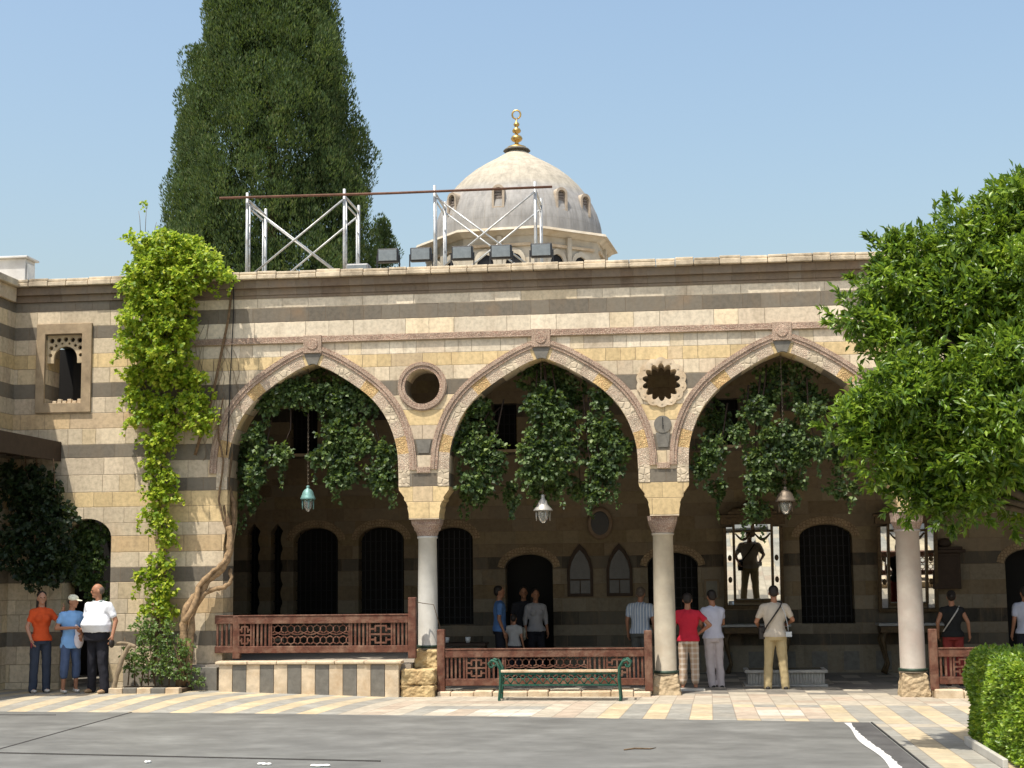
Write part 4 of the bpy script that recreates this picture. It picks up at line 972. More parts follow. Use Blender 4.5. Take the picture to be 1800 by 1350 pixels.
# ------------------------------------------------------------------ lanterns
GLS = bpy.data.materials.new('lantern glass'); GLS.use_nodes = True; bb = GLS.node_tree.nodes['Principled BSDF']; bb.inputs['Transmission Weight'].default_value = .85; bb.inputs['Roughness'].default_value = .12; bb.inputs['Base Color'].default_value = (.8, .82, .78, 1)
TEAL = plain('blue green patina', (.16, .30, .28), .5, .3, var=.3, scale=12); PEW = plain('pale pewter', (.40, .38, .34), .5, .4, var=.3, scale=14); DBR = plain('dark bronze', (.14, .11, .08), .5, .4, var=.3, scale=14)
for x, zt, zb, mt, ap, lb in ((-6.23, 3.60, 3.36, TEAL, 5.66, 'blue-green domed lantern hanging on a chain in the first arch'), (-2.16, 3.38, 3.10, PEW, 5.66, 'pale bell-shaped lantern hanging on a chain in the middle arch'), (1.90, 3.44, 3.19, DBR, 5.66, 'dark bronze domed lantern hanging on a chain in the third arch')):
    y = .30; r = thing('hanging_lantern', lb, 'lantern', (x, y, zb), 'lanterns hanging in the arches')
    h = zt-zb; rr = .13 if mt is TEAL else .165
    pr = [(rr, zb), (rr*1.02, zb+.015), (rr*.93, zb+.04), (rr*.80, zb+h*.35), (rr*.72, zb+h*.5), (rr*.5, zb+h*.68), (rr*.2, zb+h*.8), (.03, zb+h*.88), (.035, zb+h*.94), (.012, zt)]
    if mt is PEW: pr = [(rr, zb), (rr*1.0, zb+.015), (rr*.7, zb+.07), (rr*.48, zb+h*.45), (rr*.40, zb+h*.6), (rr*.2, zb+h*.75), (.03, zb+h*.86), (.035, zb+h*.94), (.012, zt)]
    MB().lathe(pr, (x, y), 28).build('shade', mt, r)
    MB().lathe([(rr*.60, zb-.004), (rr*.62, zb-.06), (rr*.5, zb-.14), (rr*.25, zb-.20), (.02, zb-.21)], (x, y), 20).build('glass', GLS, r)
    k = MB()
    for i in range(4): a = i*math.pi/2+.4; k.tube([(x+rr*.75*math.cos(a), y+rr*.75*math.sin(a), zb), (x+rr*.72*math.cos(a), y+rr*.72*math.sin(a), zb-.17)], .010, 5)
    k.lathe([(rr*.3, zb-.005), (rr*.28, zb-.05)], (x, y), 10); k.build('cage', mt, r)
    k = MB(); z = zt; i = 0
    while z < ap-.02:
        n_ = 8; pts = [(x+(.011*math.cos(a) if i % 2 else 0), y+(0 if i % 2 else .011*math.cos(a)), z+.022+.024*math.sin(a)) for a in [2*math.pi*q/n_ for q in range(n_+1)]]
        k.tube(pts, .0045, 4); z += .036; i += 1
    k.tube([(x, y, zt+.4), (x, y, zt+.52)], .018, 8); k.build('chain', DBR, r)
# ------------------------------------------------------------------ carved fences
def fence(label, x0, x1, y, zb, zr, posts, zpt, secs):
    "zb/zr: z range of bottom rail underside and top rail top"
    r = thing('wooden_fence', label, 'fence', ((x0+x1)/2, y, zb), 'carved wooden fences between the columns')
    MB().box(x0, x1, y-.035, y+.035, zr-.125, zr).build('top_rail', WOOD, r, .008)
    k = MB().box(x0, x1, y-.045, y+.045, zr+.001, zr+.022); k.build('handrail_strip', WOOD, r, .006)
    MB().box(x0, x1, y-.035, y+.035, zb, zb+.115).build('bottom_rail', WOOD, r, .008)
    for px_, ztop in posts: 
        MB().box(px_-.065, px_+.065, y-.055, y+.055, zb-.10, ztop).build('post', WOOD, r, .012)
    z0, z1 = zb+.116, zr-.126; h = z1-z0; x = x0; tot = sum(w for _, w in secs); L = x1-x0
    for kind, w_ in secs:
        w = w_/tot*L; k = MB()
        if kind == 'b':
            n = max(1, round(w/.075)); 
            for i in range(n): c = x+w*(i+.5)/n; k.box(c-.016, c+.016, y-.016, y+.016, z0, z1)
            k.build('balusters', WOOD, r)
        elif kind == 'f':
            b_ = .028; c = x+w/2; q = w/2-.01; zc = (z0+z1)/2
            def hb(a, bq, z): k.box(c+a, c+bq, y-.02, y+.02, z-b_/2, z+b_/2)
            def vb(a, za, zb_): k.box(c+a-b_/2, c+a+b_/2, y-.0205, y+.0205, za, zb_)
            vb(-q, z0, z1); vb(q, z0, z1); vb(0, z0, z1)
            for sg in (-1, 1):
                hb(min(0, sg*q), max(0, sg*q), zc)
                hb(min(sg*q*.45, sg*q), max(sg*q*.45, sg*q), zc+h*.24); hb(min(sg*q*.45, sg*q), max(sg*q*.45, sg*q), zc-h*.24)
                vb(sg*q*.5, zc+h*.12, zc+h*.36); vb(sg*q*.5, zc-h*.36, zc-h*.12)
                hb(min(0, sg*q*.55), max(0, sg*q*.55), zc+h*.38); hb(min(0, sg*q*.55), max(0, sg*q*.55), zc-h*.38)
            k.build('fret_panel', WOOD, r)
        else:
            n = max(2, round(w/(h*.62))); dx = w/n
            for i in range(n):
                c = x+dx*(i+.5)
                for zc in (z0+h*.25, z0+h*.75):
                    pts = [(c+h*.19*math.cos(a), y, zc+h*.19*math.sin(a)) for a in [math.pi/3*q+math.pi/6 for q in range(7)]]; k.tube(pts, .013, 5)
                    for q in range(6):
                        a = math.pi/3*q+math.pi/6; p0 = Vector((c+h*.19*math.cos(a), y, zc+h*.19*math.sin(a))); p1 = Vector((c+h*.33*math.cos(a), y, zc+h*.33*math.sin(a)))
                        p1.x = min(max(p1.x, x), x+w); p1.z = min(max(p1.z, z0), z1); k.bar(p0, p1, .018)
            zc = (z0+z1)/2; 
            for i in range(n): k.bar((x+dx*i, y, zc), (x+dx*(i+.5), y, zc+h*.06), .018); k.bar((x+dx*(i+.5), y, zc+h*.06), (x+dx*(i+1), y, zc), .018)
            k.box(x-.012, x+.012, y-.018, y+.018, z0, z1); k.box(x+w-.012, x+w+.012, y-.018, y+.018, z0, z1)
            k.build('rosette_lattice', WOOD, r)
        x += w
    return r
fence('red-brown carved fence on the raised striped platform of the first arch', -7.31, -4.40, -.14, .775, 1.385, [(-4.335, 1.68)], 0, [('f', 24), ('b', 35), ('r', 137), ('b', 35), ('f', 40), ('b', 28)])
fence('shaded carved fence piece at the left foot of the first arch', -7.74, -7.42, -.04, .775, 1.385, [(-7.36, 1.40)], 0, [('b', 30)])
fence('red-brown carved fence behind the green bench in the middle arch', -3.80, -.50, -.02, .215, .80, [(-3.87, 1.14), (-.43, 1.10)], 0, [('b', 38), ('f', 38), ('b', 34), ('r', 150), ('b', 34), ('f', 38), ('b', 30)])
fence('red-brown carved fence right of the third column, partly behind the hedge', 4.21, 7.6, -.02, .215, .77, [(4.14, 1.09), (7.66, 1.09)], 0, [('b', 24), ('f', 38), ('b', 34), ('r', 150), ('b', 34), ('f', 38), ('b', 30)])
k = MB(); k.tube([(-4.33, -.16, 1.62), (-4.2, -.02, 1.58), (-4.0, .02, 1.55), (-3.87, .0, 1.10)], .007, 5); tag(k.build('rope', plain('thin rope', (.12, .09, .06), .9), None), 'thin dark rope slung round the first column between two fence posts', 'rope')
# cable on the left wall
k = MB(); pts = [W(x, y, -.20 if y < 500 else -.035) for x, y in ((408, 470), (410, 492), (411, 540), (408, 600), (404, 680), (402, 740), (398, 800))]; k.tube(pts, .009, 5)
tag(k.build('wall_cable', IRON, None), 'thin black cable hanging down the wall right of the creeper', 'cable')
# ------------------------------------------------------------------ bench
r = thing('garden_bench', 'green cast-iron bench with scrolled arms and a pale front slat', 'bench', (-1.83, -.75, .03))
k = MB(); PW = plain('worn pale slat', (.50, .36, .22), .7, var=.35, scale=14, dirt=(.62, .55, .42))
k.box(-2.76, -.90, -1.0, -.93, .495, .535); k.build('front_slat', PW, r, .008)
for i in range(4): MB().box(-2.76, -.90, -.91+i*.085, -.845+i*.085, .49, .515).build('seat_slat', plain('green slat', (.05, .14, .10), .6, var=.4, dirt=(.20, .22, .16)), r, .006)
k = MB(); x0, x1 = -2.74, -.92; k.bar((x0, -.965, .475), (x1, -.965, .475), .03); k.bar((x0, -.965, .30), (x1, -.965, .30), .026); n = 14
for i in range(n):
    a = x0+(x1-x0)*i/n; b_ = x0+(x1-x0)*(i+1)/n; c = (a+b_)/2
    k.tube([(a, -.965, .31), (c, -.965, .40), (b_, -.965, .31)], .012, 5); k.tube([(a, -.965, .46), (c, -.965, .37), (b_, -.965, .46)], .012, 5)
k.build('apron_lattice', GREENM, r)
for sx, x in ((-1, -2.78), (1, -.88)):
    k = MB()
    for y in (-.97, -.60):
        k.tube([(x, y, .02), (x+sx*.015, y, .08), (x, y, .25), (x-sx*.01, y, .42), (x+sx*.0, y, .56), (x+sx*.06, y, .66), (x+sx*.13, y, .685), (x+sx*.18, y, .64), (x+sx*.165, y, .58), (x+sx*.11, y, .575), (x+sx*.10, y, .62)], [.028, .022, .02, .022, .024, .024, .022, .02, .018, .016, .014], 7)
        k.ell((x, y, .02), (.04, .04, .015), 6)
    k.bar((x+sx*.08, -.97, .675), (x+sx*.08, -.60, .675), .03); k.bar((x, -.97, .44), (x, -.60, .44), .025); k.bar((x, -.97, .16), (x, -.60, .16), .02)
    k.bar((x, -.80, .16), (x, -.80, .44), .018)
    k.build('arm_and_leg', GREENM, r)
# ------------------------------------------------------------------ inside the arcade: mirrors, tables, basin
MIR = bpy.data.materials.new('mirror glass'); MIR.use_nodes = True; bb = MIR.node_tree.nodes['Principled BSDF']; bb.inputs['Metallic'].default_value = 1; bb.inputs['Roughness'].default_value = .02; bb.inputs['Base Color'].default_value = (.82, .84, .82, 1)
OGOLD = plain('old dark gilt frame', (.09, .06, .03), .5, .4, var=.5, scale=20, bump=.6)
def mirror(cx, cz, w, h, lean, label, tlabel):
    r = thing('pier_mirror', label, 'mirror', (cx, BY-.06, cz-h/2), 'tall framed mirrors on the rear wall')
    sn, cs = math.sin(lean), math.cos(lean)
    def tilt(k):   # local x, z up from the bottom edge, y towards the court
        for q in range(len(k.v)):
            X, Yv, Z = k.v[q]; k.v[q] = (cx+X, BY-.06+Yv*cs-Z*sn, cz-h/2+Z*cs+Yv*sn)
        return k
    tilt(MB().box(-w/2, w/2, -.004, .0, 0, h)).build('glass', MIR, r)
    k = MB(); k.box(-w/2-.22, -w/2-.15, -.05, .03, -.1, h+.1); k.box(w/2+.15, w/2+.22, -.05, .03, -.1, h+.1)
    k.box(-w/2-.22, w/2+.22, -.05, .03, -.17, -.101); k.box(-w/2-.26, w/2+.26, -.08, .03, h+.16, h+.30); k.box(-w/2-.3, w/2+.3, -.10, .03, h+.302, h+.36)
    k.box(-w/2-.03, -w/2+.02, -.06, .0, 0, h+.16); k.box(w/2-.02, w/2+.03, -.06, .0, 0, h+.16); k.box(-w/2, w/2, -.055, .0, h-.0, h+.04); k.box(-w/2, w/2, -.055, 0, -.04, .02)
    k.box(-.035, .035, -.06, 0, h+.041, h+.159)
    tilt(k).build('frame', OGOLD, r, .006)
    k = MB(); k.box(-w/2-.149, -w/2-.031, -.004, .0, -.09, h+.1); k.box(w/2+.031, w/2+.149, -.004, 0, -.09, h+.1); k.box(-w/2+.0, -.036, -.004, 0, h+.042, h+.158); k.box(.036, w/2, -.004, 0, h+.042, h+.158)
    tilt(k).build('side_glass', MIR, r)
    k = MB()
    for s_ in (-1, 1):
        k.tube([(s_*(w/2-.03-i*(w/2-.07)/8), -.035, h-.03-.12*math.sin(math.pi*i/8)) for i in range(9)], [.012, .016, .02, .026, .03, .026, .02, .016, .012], 6)
    k.ell((0, -.05, h-.03), (.05, .03, .07), 7)
    for s_ in (-1, 1):
        for z in (.3, .62): k.ell((s_*(w/2+.09), -.02, h*z), (.04, .025, .06), 6)
    tilt(k).build('garland', OGOLD, r)
    k = MB(); k.box(-w/2-.1, w/2+.1, -.07, .0, h+.361, h+.42); k.ell((0, -.03, h+.5), (.22, .05, .14), 8)
    for s_ in (-1, 1): k.ell((s_*.28, -.03, h+.44), (.14, .04, .06), 7)
    tilt(k).build('crest', OGOLD, r)
    tb = thing('console_table', tlabel, 'table', (cx, BY-.35, 0), 'console tables under the mirrors')
    k = MB().box(cx-w/2-.3, cx+w/2+.3, BY-.62, BY-.06, .93, .98); k.build('marble_top', plain('grey marble top', (.30, .30, .29), .3, var=.3, scale=6), tb, .01)
    MB().box(cx-w/2-.26, cx+w/2+.26, BY-.58, BY-.08, .80, .928).build('apron', OGOLD, tb, .01)
    for s_ in (-1, 1):
        for y in (BY-.52, BY-.16):
            x = cx+s_*(w/2+.18); MB().tube([(x, y, .80), (x+s_*.05, y-.02, .66), (x+s_*.0, y, .42), (x-s_*.05, y+.01, .2), (x+s_*.03, y-.03, .02)], [.06, .06, .035, .028, .04], 9).build('leg', OGOLD, tb)
mirror(1.60, 2.12, .74, 1.36, .150, 'tall framed mirror on the rear wall, showing the sunny court and a dark figure', 'dark console table under the mirror behind the man with the shoulder strap')
mirror(4.60, 2.06, .72, 1.42, .150, 'tall framed mirror half hidden by the third column', 'dark console table with curved legs behind the third column')
# pointed wall niches with dark frames
for x, lb in ((-1.865, 'pointed dark-framed panel below the oval, the left one of the pair'), (-1.07, 'pointed dark-framed panel below the oval, the right one of the pair')):
    r = thing('pointed_panel', lb, 'wall panel', (x, BY, 1.54), 'pointed framed panels on the rear wall')
    def pt(wd, z0, z1, zt): return [(x-wd, z0), (x+wd, z0), (x+wd, z1), (x+wd*.82, z1+(zt-z1)*.4), (x+wd*.45, z1+(zt-z1)*.75), (x, zt), (x-wd*.45, z1+(zt-z1)*.75), (x-wd*.82, z1+(zt-z1)*.4), (x-wd, z1)]
    MB().prism(pt(.26, 1.54, 2.08, 2.60), BY-.05, BY-.001, [pt(.205, 1.60, 2.07, 2.48)]).build('frame', DWOOD, r, .006)
    MB().prism(pt(.204, 1.601, 2.069, 2.479), BY-.02, BY-.002).build('panel', plain('dim glazed picture', (.03, .028, .028), .3, var=.5, scale=9, spec=.6), r)
    k = MB().box(x-.2, x+.2, BY-.03, BY-.021, 1.86, 1.89); k.bar((x, BY-.026, 1.6), (x, BY-.026, 1.86), .02); k.build('glazing_bar', DWOOD, r)
r = thing('wall_cabinet', 'dark carved wall bracket with a flaring top right of the third column', 'cabinet', (5.35, BY, 1.6))
k = MB().box(5.08, 5.62, BY-.16, BY-.001, 1.62, 2.32); k.build('body', DWOOD, r, .01); k = MB().box(4.98, 5.72, BY-.22, BY-.001, 2.325, 2.39); k.box(5.03, 5.67, BY-.19, BY-.001, 2.391, 2.44); k.build('cornice', DWOOD, r, .01)
k = MB(); k.ell((5.35, BY-.05, 2.52), (.14, .04, .09), 7); k.build('crest', DWOOD, r)
MB().box(5.14, 5.56, BY-.168, BY-.1605, 1.68, 2.26).build('door', DWOOD, r, .004)
r = thing('picture_frame', 'small square framed notice on the rear wall left of the first mirror', 'frame', (.62, BY, 1.4))
k = MB().box(.62, .92, BY-.03, BY-.001, 1.46, 1.86); k.build('frame', plain('wood frame', (.18, .13, .08), .6), r, .005); MB().box(.66, .88, BY-.034, BY-.0305, 1.5, 1.82).build('sheet', plain('dim paper', (.18, .17, .14), .8), r)
r = thing('fluted_basin', 'low fluted grey stone basin on the floor behind the man with the strap', 'basin', (1.93, 2.3, 0))
k = MB(); k.box(1.22, 2.66, 2.0, 2.7, .0, .05); k.box(1.22, 2.66, 2.0, 2.7, .25, .30); k.box(1.27, 2.61, 2.05, 2.65, .05, .25)
for i in range(27): k.tube([(1.29+i*.05, 2.045, .055), (1.29+i*.05, 2.045, .245)], .018, 6)
k.build('body', plain('grey stone basin', (.36, .35, .32), .8, var=.3, scale=8, bump=.5), r, .006)
MB().box(1.30, 2.58, 2.08, 2.62, .3005, .304).build('dark_water', plain('dark water', (.03, .035, .035), .05, spec=.8, bump=0), r)
# low divan/table seen behind the middle fence
r = thing('side_table', 'low dark table with small white items just right of the first column', 'table', (-4.0, 3.2, 0))
k = MB().box(-4.5, -3.5, 2.9, 3.5, .70, .75); k.build('top', DWOOD, r, .01)
for a in (-4.44, -3.56):
    for c_ in (2.96, 3.44): MB().box(a-.03, a+.03, c_-.03, c_+.03, .02, .699).build('leg', DWOOD, r)
for i, (x, lb) in enumerate(((-4.25, 'small white cup on the dark side table, nearer the column'), (-3.85, 'small white cup on the dark side table, further from the column'))):
    k = MB().lathe([(.03, .752), (.045, .80), (.05, .86), (.042, .855), (.03, .77)], (x, 3.1), 14); tag(k.build('cup', plain('white glaze', (.6, .6, .58), .3), None), lb, 'cup')
# ------------------------------------------------------------------ people
SKIN = plain('skin', (.42, .22, .14), .55, var=.12, scale=20, bump=.1, spec=.35); SKIND = plain('tanned skin', (.34, .16, .09), .55, var=.12, scale=20, bump=.1, spec=.35)
HAIRB = plain('dark hair', (.02, .014, .01), .6, var=.4, scale=30, bump=.6, bscale=80, spec=.4); HAIRG = plain('short grey hair', (.12, .09, .07), .7, var=.4, scale=30, bump=.6, bscale=80)
SHOED = plain('dark shoe', (.03, .025, .022), .5); SHOEW = plain('pale shoe', (.5, .47, .42), .6); SHOET = plain('tan shoe', (.30, .20, .11), .6)
EYE = plain('dark eye', (.02, .015, .012), .3, bump=0)
def remesh(o, vox, smooth=3):
    r = o.modifiers.new('union', 'REMESH'); r.mode = 'VOXEL'; r.voxel_size = vox; r.use_smooth_shade = True
    if smooth: s_ = o.modifiers.new('smooth', 'SMOOTH'); s_.factor = .5; s_.iterations = smooth
FOLD = bpy.data.textures.new('folds', 'CLOUDS'); FOLD.noise_scale = .11; FOLD.noise_depth = 1
def folds(o, st):
    d = o.modifiers.new('folds', 'DISPLACE'); d.texture = FOLD; d.strength = st; d.mid_level = .42; d.texture_coords = 'GLOBAL'
def person(label, x, y, z, face, H, skin=SKIN, hair=HAIRB, hairstyle='short', top=None, sleeve=.55, bottom=None, legend=1.0, shoe=SHOED, belly=0, wide=1.0,
           J=None, headturn=0, headtilt=0, fem=False, cap_=None, extra=None, vox=.008, hem=.90, collar=None, group=None):
    r = thing('person', label, 'person', (x, y, z), group); r.rotation_euler = (0, 0, math.radians(face)); s = H/1.75
    r.rotation_euler = (0, 0, math.radians(face))
    sw = (.162 if fem else .180)*wide
    j = dict(nk=(0, 0, 1.47), hd=(0, -.015, 1.63), sL=(sw, 0, 1.40), sR=(-sw, 0, 1.40), eL=(sw+.06, .03, 1.14), eR=(-sw-.06, .03, 1.14), wL=(sw+.07, -.06, .90), wR=(-sw-.07, -.06, .90),
             hL=(.09, 0, .92), hR=(-.09, 0, .92), kL=(.105, -.01, .50), kR=(-.105, -.01, .50), aL=(.115, .02, .09), aR=(-.115, .02, .09))
    if J: j.update(J)
    V = {k_: Vector(v) for k_, v in j.items()}
    def fin(mb, name, mats, vx, sm=3, par=None):
        for q in range(len(mb.v)): v = mb.v[q]; mb.v[q] = (v[0]*s, v[1]*s, v[2]*s)
        me_p = par or r; loc = parent_loc(me_p); mb.v = [(v[0]+loc.x, v[1]+loc.y, v[2]+loc.z) for v in mb.v]
        o = mb.build(name, mats, me_p)
        if vx: remesh(o, vx, sm)
        return o
    Rh = Matrix.Rotation(math.radians(headturn), 3, 'Z') @ Matrix.Rotation(math.radians(headtilt), 3, 'X')
    def hp(p): return V['nk']+Rh @ (Vector(p)-Vector((0, 0, 1.47)))
    hoff = V['hd']-Vector((0, -.015, 1.63))
    def hq(p): return hp(p)+hoff
    b = MB()
    b.cap(V['nk']-Vector((0, -.01, .05)), hq((0, .0, 1.56)), .062, .052); b.ell(hq((0, 0, 1.655)), (.076, .094, .103), 12, Rh); b.ell(hq((0, -.025, 1.59)), (.056, .062, .066), 10, Rh)
    b.ell(hq((0, -.094, 1.632)), (.013, .022, .026), 6, Rh); b.ell(hq((0, -.085, 1.595)), (.024, .012, .010), 6, Rh); b.ell(hq((0, -.078, 1.555)), (.022, .02, .018), 6, Rh); b.ell(hq((0, -.085, 1.672)), (.045, .015, .011), 6, Rh)
    for sx in (-1, 1): b.ell(hq((sx*.078, .008, 1.63)), (.012, .022, .034), 6, Rh)
    def torso(b, g, zlow=.86, shirt=False):
        w = wide
        b.ell((0, .0, 1.29), (.150*w+g, .102*w+g, .19+g), 12)
        for S in 'LR': b.cap(V['nk']+Vector((0, .01, -.045)), V['s'+S]+Vector((0, 0, -.012)), .05+g*.6, .052+g, 10); b.cap(V['s'+S]*.86+Vector((0, 0, .17)), V['s'+S]*.55+Vector((0, 0, .42)), .06+g, .06+g, 10)
        wx = (.122 if fem else .142)*w+g; hx = .158*w+g; dp = (.10 if (shirt and zlow < .97) else .095)*w+g; e = belly*.9
        pr = [(wx+.01, 1.32), (wx+e*.6, 1.2), (wx+e, 1.10), (wx+e*.8+.008, 1.02)]
        if shirt: pr += [(hx+e*.4+.022, .97), (hx+e*.3+.034, zlow)] if zlow < 1.0 else []
        else: pr += [(hx-.01, .96), (hx-.03, .86)]
        n = 20; vs = []; fs = []
        for r_, z_ in pr:
            bf = max(0, 1-abs(z_-1.10)/.2)*belly*1.5
            for i in range(n):
                a_ = 2*math.pi*i/n; yy_ = math.sin(a_)*dp*(r_/wx)**.6; vs.append((math.cos(a_)*r_, yy_-(bf if yy_ < 0 else 0)*abs(math.sin(a_)), z_))
        for j_ in range(len(pr)-1):
            for i in range(n): fs.append((j_*n+i, (j_+1)*n+i, (j_+1)*n+(i+1) % n, j_*n+(i+1) % n))
        fs += [tuple(range(n)), tuple(reversed([(len(pr)-1)*n+i for i in range(n)]))]; b.add(vs, fs, 0, True)
        if fem:
            for sx in (-1, 1): b.ell((sx*.065, -.082, 1.28), (.055+g, .045+g, .055+g), 8)
    torso(b, 0)
    for S in 'LR':
        b.cap(V['s'+S], V['e'+S], .048*wide**.5, .038); b.cap(V['e'+S], V['w'+S], .038, .026)
        d = (V['w'+S]-V['e'+S]).normalized(); side = Vector((1, 0, 0)) if abs(d.x) < .8 else Vector((0, 0, 1)); pn = d.cross(side).normalized(); side = pn.cross(d).normalized()
        if pn.x*(1 if S == 'L' else -1) > 0: pn = -pn
        w0 = V['w'+S]; b.cap(w0, w0+d*.05, .026, .028, 8); b.ell(w0+d*.06, (.03, .03, .04), 8)
        fwd = Vector((0, -1, 0)); acr = (fwd-d*fwd.dot(d)); acr = acr.normalized() if acr.length > .2 else side
        pal = d.cross(acr).normalized(); 
        if pal.x*(-1 if S == 'L' else 1) < 0: pal = -pal
        for q, ln in enumerate((.066, .076, .070, .056)):
            o_ = w0+d*.085+acr*(.027-.018*q); m_ = o_+d*ln*.55+pal*.008; t_ = m_+d*ln*.42+pal*.028
            b.cap(o_, m_, .0095, .009, 6); b.cap(m_, t_, .009, .008, 6)
        b.cap(w0+d*.03+acr*.025, w0+d*.062+acr*.052, .012, .0105, 6); b.cap(w0+d*.062+acr*.052, w0+d*.09+acr*.058+pal*.015, .0105, .009, 6)
        b.cap(V['h'+S], V['k'+S], .083*wide**.5, .055); b.cap(V['k'+S], V['a'+S], .055, .036); b.ell(V['k'+S].lerp(V['a'+S], .3)+Vector((0, .02, 0)), (.044, .048, .10), 8)
        b.cap(V['a'+S]+Vector((0, .03, -.04)), V['a'+S]+Vector((0, -.12, -.055)), .036, .03, 8)
    fin(b, 'body', skin, vox, 3)
    e = MB()
    for sx in (-1, 1): e.ell(hq((sx*.030, -.085, 1.652)), (.012, .008, .007), 6, Rh)
    fin(e, 'eyes', EYE, 0)
    h = MB()
    if not cap_:
        if hairstyle == 'bald':
            h.ell(hq((0, .035, 1.645)), (.083, .075, .075), 10, Rh)
        else:
            h.ell(hq((0, .022, 1.690)), (.086, .092, .082), 12, Rh); h.ell(hq((0, .05, 1.65)), (.082, .065, .085), 10, Rh)
            if hairstyle == 'long': h.cap(hq((0, .065, 1.63)), hq((0, .075, 1.40)), .07, .05); h.cap(hq((.05, .04, 1.62)), hq((.06, .05, 1.46)), .04, .03); h.cap(hq((-.05, .04, 1.62)), hq((-.06, .05, 1.46)), .04, .03)
            if hairstyle == 'bun': h.ell(hq((0, .12, 1.66)), (.05, .045, .05), 8, Rh)
        fin(h, 'hair', hair, .012, 2)
    else:
        h.ell(hq((0, .012, 1.700)), (.090, .100, .070), 12, Rh); fin(h, 'cap', cap_, .01, 2)
        h = MB(); h.ell(hq((0, -.12, 1.69)), (.062, .06, .010), 8, Rh); fin(h, 'cap_brim', cap_, 0)
        h = MB(); h.ell(hq((0, .045, 1.625)), (.080, .060, .05), 8, Rh); fin(h, 'hair', hair, .012, 2)
    t = MB(); g = .018; torso(t, g, hem, True)
    for S in 'LR':
        e_ = V['s'+S].lerp(V['e'+S], min(1, sleeve*1.0)); t.cap(V['s'+S], e_, .054*wide**.5+.006, .055*wide**.4)
        if sleeve > 1: t.cap(V['e'+S], V['e'+S].lerp(V['w'+S], sleeve-1), .052, .04)
    if top: folds(fin(t, 'shirt', top, .011, 4), .022)
    if collar:
        k = MB()
        for sx in (-1, 1): k.cap((sx*.02, -.085, 1.42), (sx*.085, -.03, 1.475), .022, .024, 8)
        k.cap((-.07, .045, 1.475), (.07, .045, 1.475), .022, .022, 8); fin(k, 'collar', collar, .01, 2)
    if bottom:
        p = MB(); g = .016
        p.lathe([(.160*wide+g, .84), (.172*wide+g, .90), (.168*wide+g, .97), ((.126 if fem else .142)*wide+g*.6+belly*.6, 1.03)], (0, -belly*.3), 20, ax=1, ay=.70+belly)
        for S in 'LR':
            p.cap(V['h'+S]+Vector((0, 0, -.02)), V['k'+S], .100*wide**.5, .080)
            e_ = V['k'+S].lerp(V['a'+S]+Vector((0, 0, -.03)), legend); p.cap(V['k'+S], e_, .080, .072 if legend > .9 else .074)
        folds(fin(p, 'trousers', bottom, .012, 4), .02)
    for S in 'LR':
        q = MB(); a = V['a'+S]; q.ell(a+Vector((0, .02, -.05)), (.046, .07, .045), 8); q.ell(a+Vector((0, -.08, -.058)), (.050, .09, .034), 8); q.cap(a+Vector((0, .03, -.075)), a+Vector((0, -.13, -.077)), .013, .013, 6); fin(q, 'shoe', shoe, .01, 2)
    if extra: extra(fin, V, hq)
    return r
R_ = math.radians
# left group
def ex_phone(fin, V, hq):
    k = MB(); k.ell(V['wR']+Vector((-.0, -.03, -.09)), (.02, .035, .06), 6); fin(k, 'handbag', plain('maroon purse', (.20, .03, .05), .6), 0)
person('woman in an orange-red T-shirt and dark flared jeans, at the far left', -10.53, -.70, gz(-10.6, -.7), 38, 1.66, SKIN, HAIRB, 'long', cloth('orange cotton', (.62, .09, .025)), .55, cloth('dark denim', (.045, .055, .08)), 1.0, SHOEW, fem=True, wide=.92,
       J=dict(eR=(-.25, -.02, 1.14), wR=(-.20, -.13, .93), eL=(.30, -.05, 1.20), wL=(.33, -.16, 1.40)), headturn=-5, extra=ex_phone)
WHITE = cloth('white polo', (.72, .73, .76)); BLK2 = cloth('black trousers', (.022, .022, .028)); BLUE = cloth('light blue cotton', (.20, .38, .66)); JEAN = cloth('blue jeans', (.07, .10, .18)); CAPM = cloth('cream cap', (.72, .70, .55))
def ex_bag(fin, V, hq):
    k = MB(); k.ell((.10, -.15, .95), (.09, .06, .16), 10); k.cap((.08, -.14, 1.08), (.05, -.13, 1.2), .05, .03); fin(k, 'white_jacket', plain('white rolled jacket', (.66, .62, .66), .9, var=.2, scale=9), .012, 2)
    k = MB(); k.ell((-.02, .16, 1.22), (.15, .10, .2), 10); k.ell((-.02, .22, 1.14), (.11, .07, .1), 8); fin(k, 'backpack', plain('navy backpack', (.03, .045, .10), .8), .012, 2)
person('boy in a light blue T-shirt, rolled jeans and a cream cap', -10.00, -.72, gz(-10.1, -.7), 40, 1.60, SKIND, HAIRB, 'short', BLUE, .5, JEAN, .42, SHOEW, wide=.9, cap_=CAPM, headturn=35, headtilt=12,
       J=dict(eR=(-.27, .0, 1.16), wR=(-.02, -.24, 1.17), eL=(.24, -.03, 1.15), wL=(.10, -.24, 1.12), kR=(-.12, -.06, .50), aR=(-.13, -.02, .09)), hem=.80, extra=ex_bag)
def ex_case(fin, V, hq):
    w = V['wL']; k = MB(); k.ell(w+Vector((.005, -.02, -.13)), (.03, .06, .07), 8); fin(k, 'camera_case', SHOED, 0)
person('big-bellied balding man in a white polo shirt and black trousers', -9.50, -.80, gz(-9.5, -.8), -22, 1.78, SKIND, HAIRG, 'bald', WHITE, .62, BLK2, 1.0, SHOET, belly=.09, wide=1.24,
       hem=.99, J=dict(eL=(.33, .05, 1.16), wL=(.34, -.03, .93), eR=(-.28, .0, 1.15), wR=(-.22, -.14, .95), aL=(.17, .0, .09), kL=(.14, -.03, .5), aR=(-.14, .03, .09)), headturn=-42, headtilt=6, collar=plain('grey collar', (.22, .26, .25), .9), extra=ex_case)
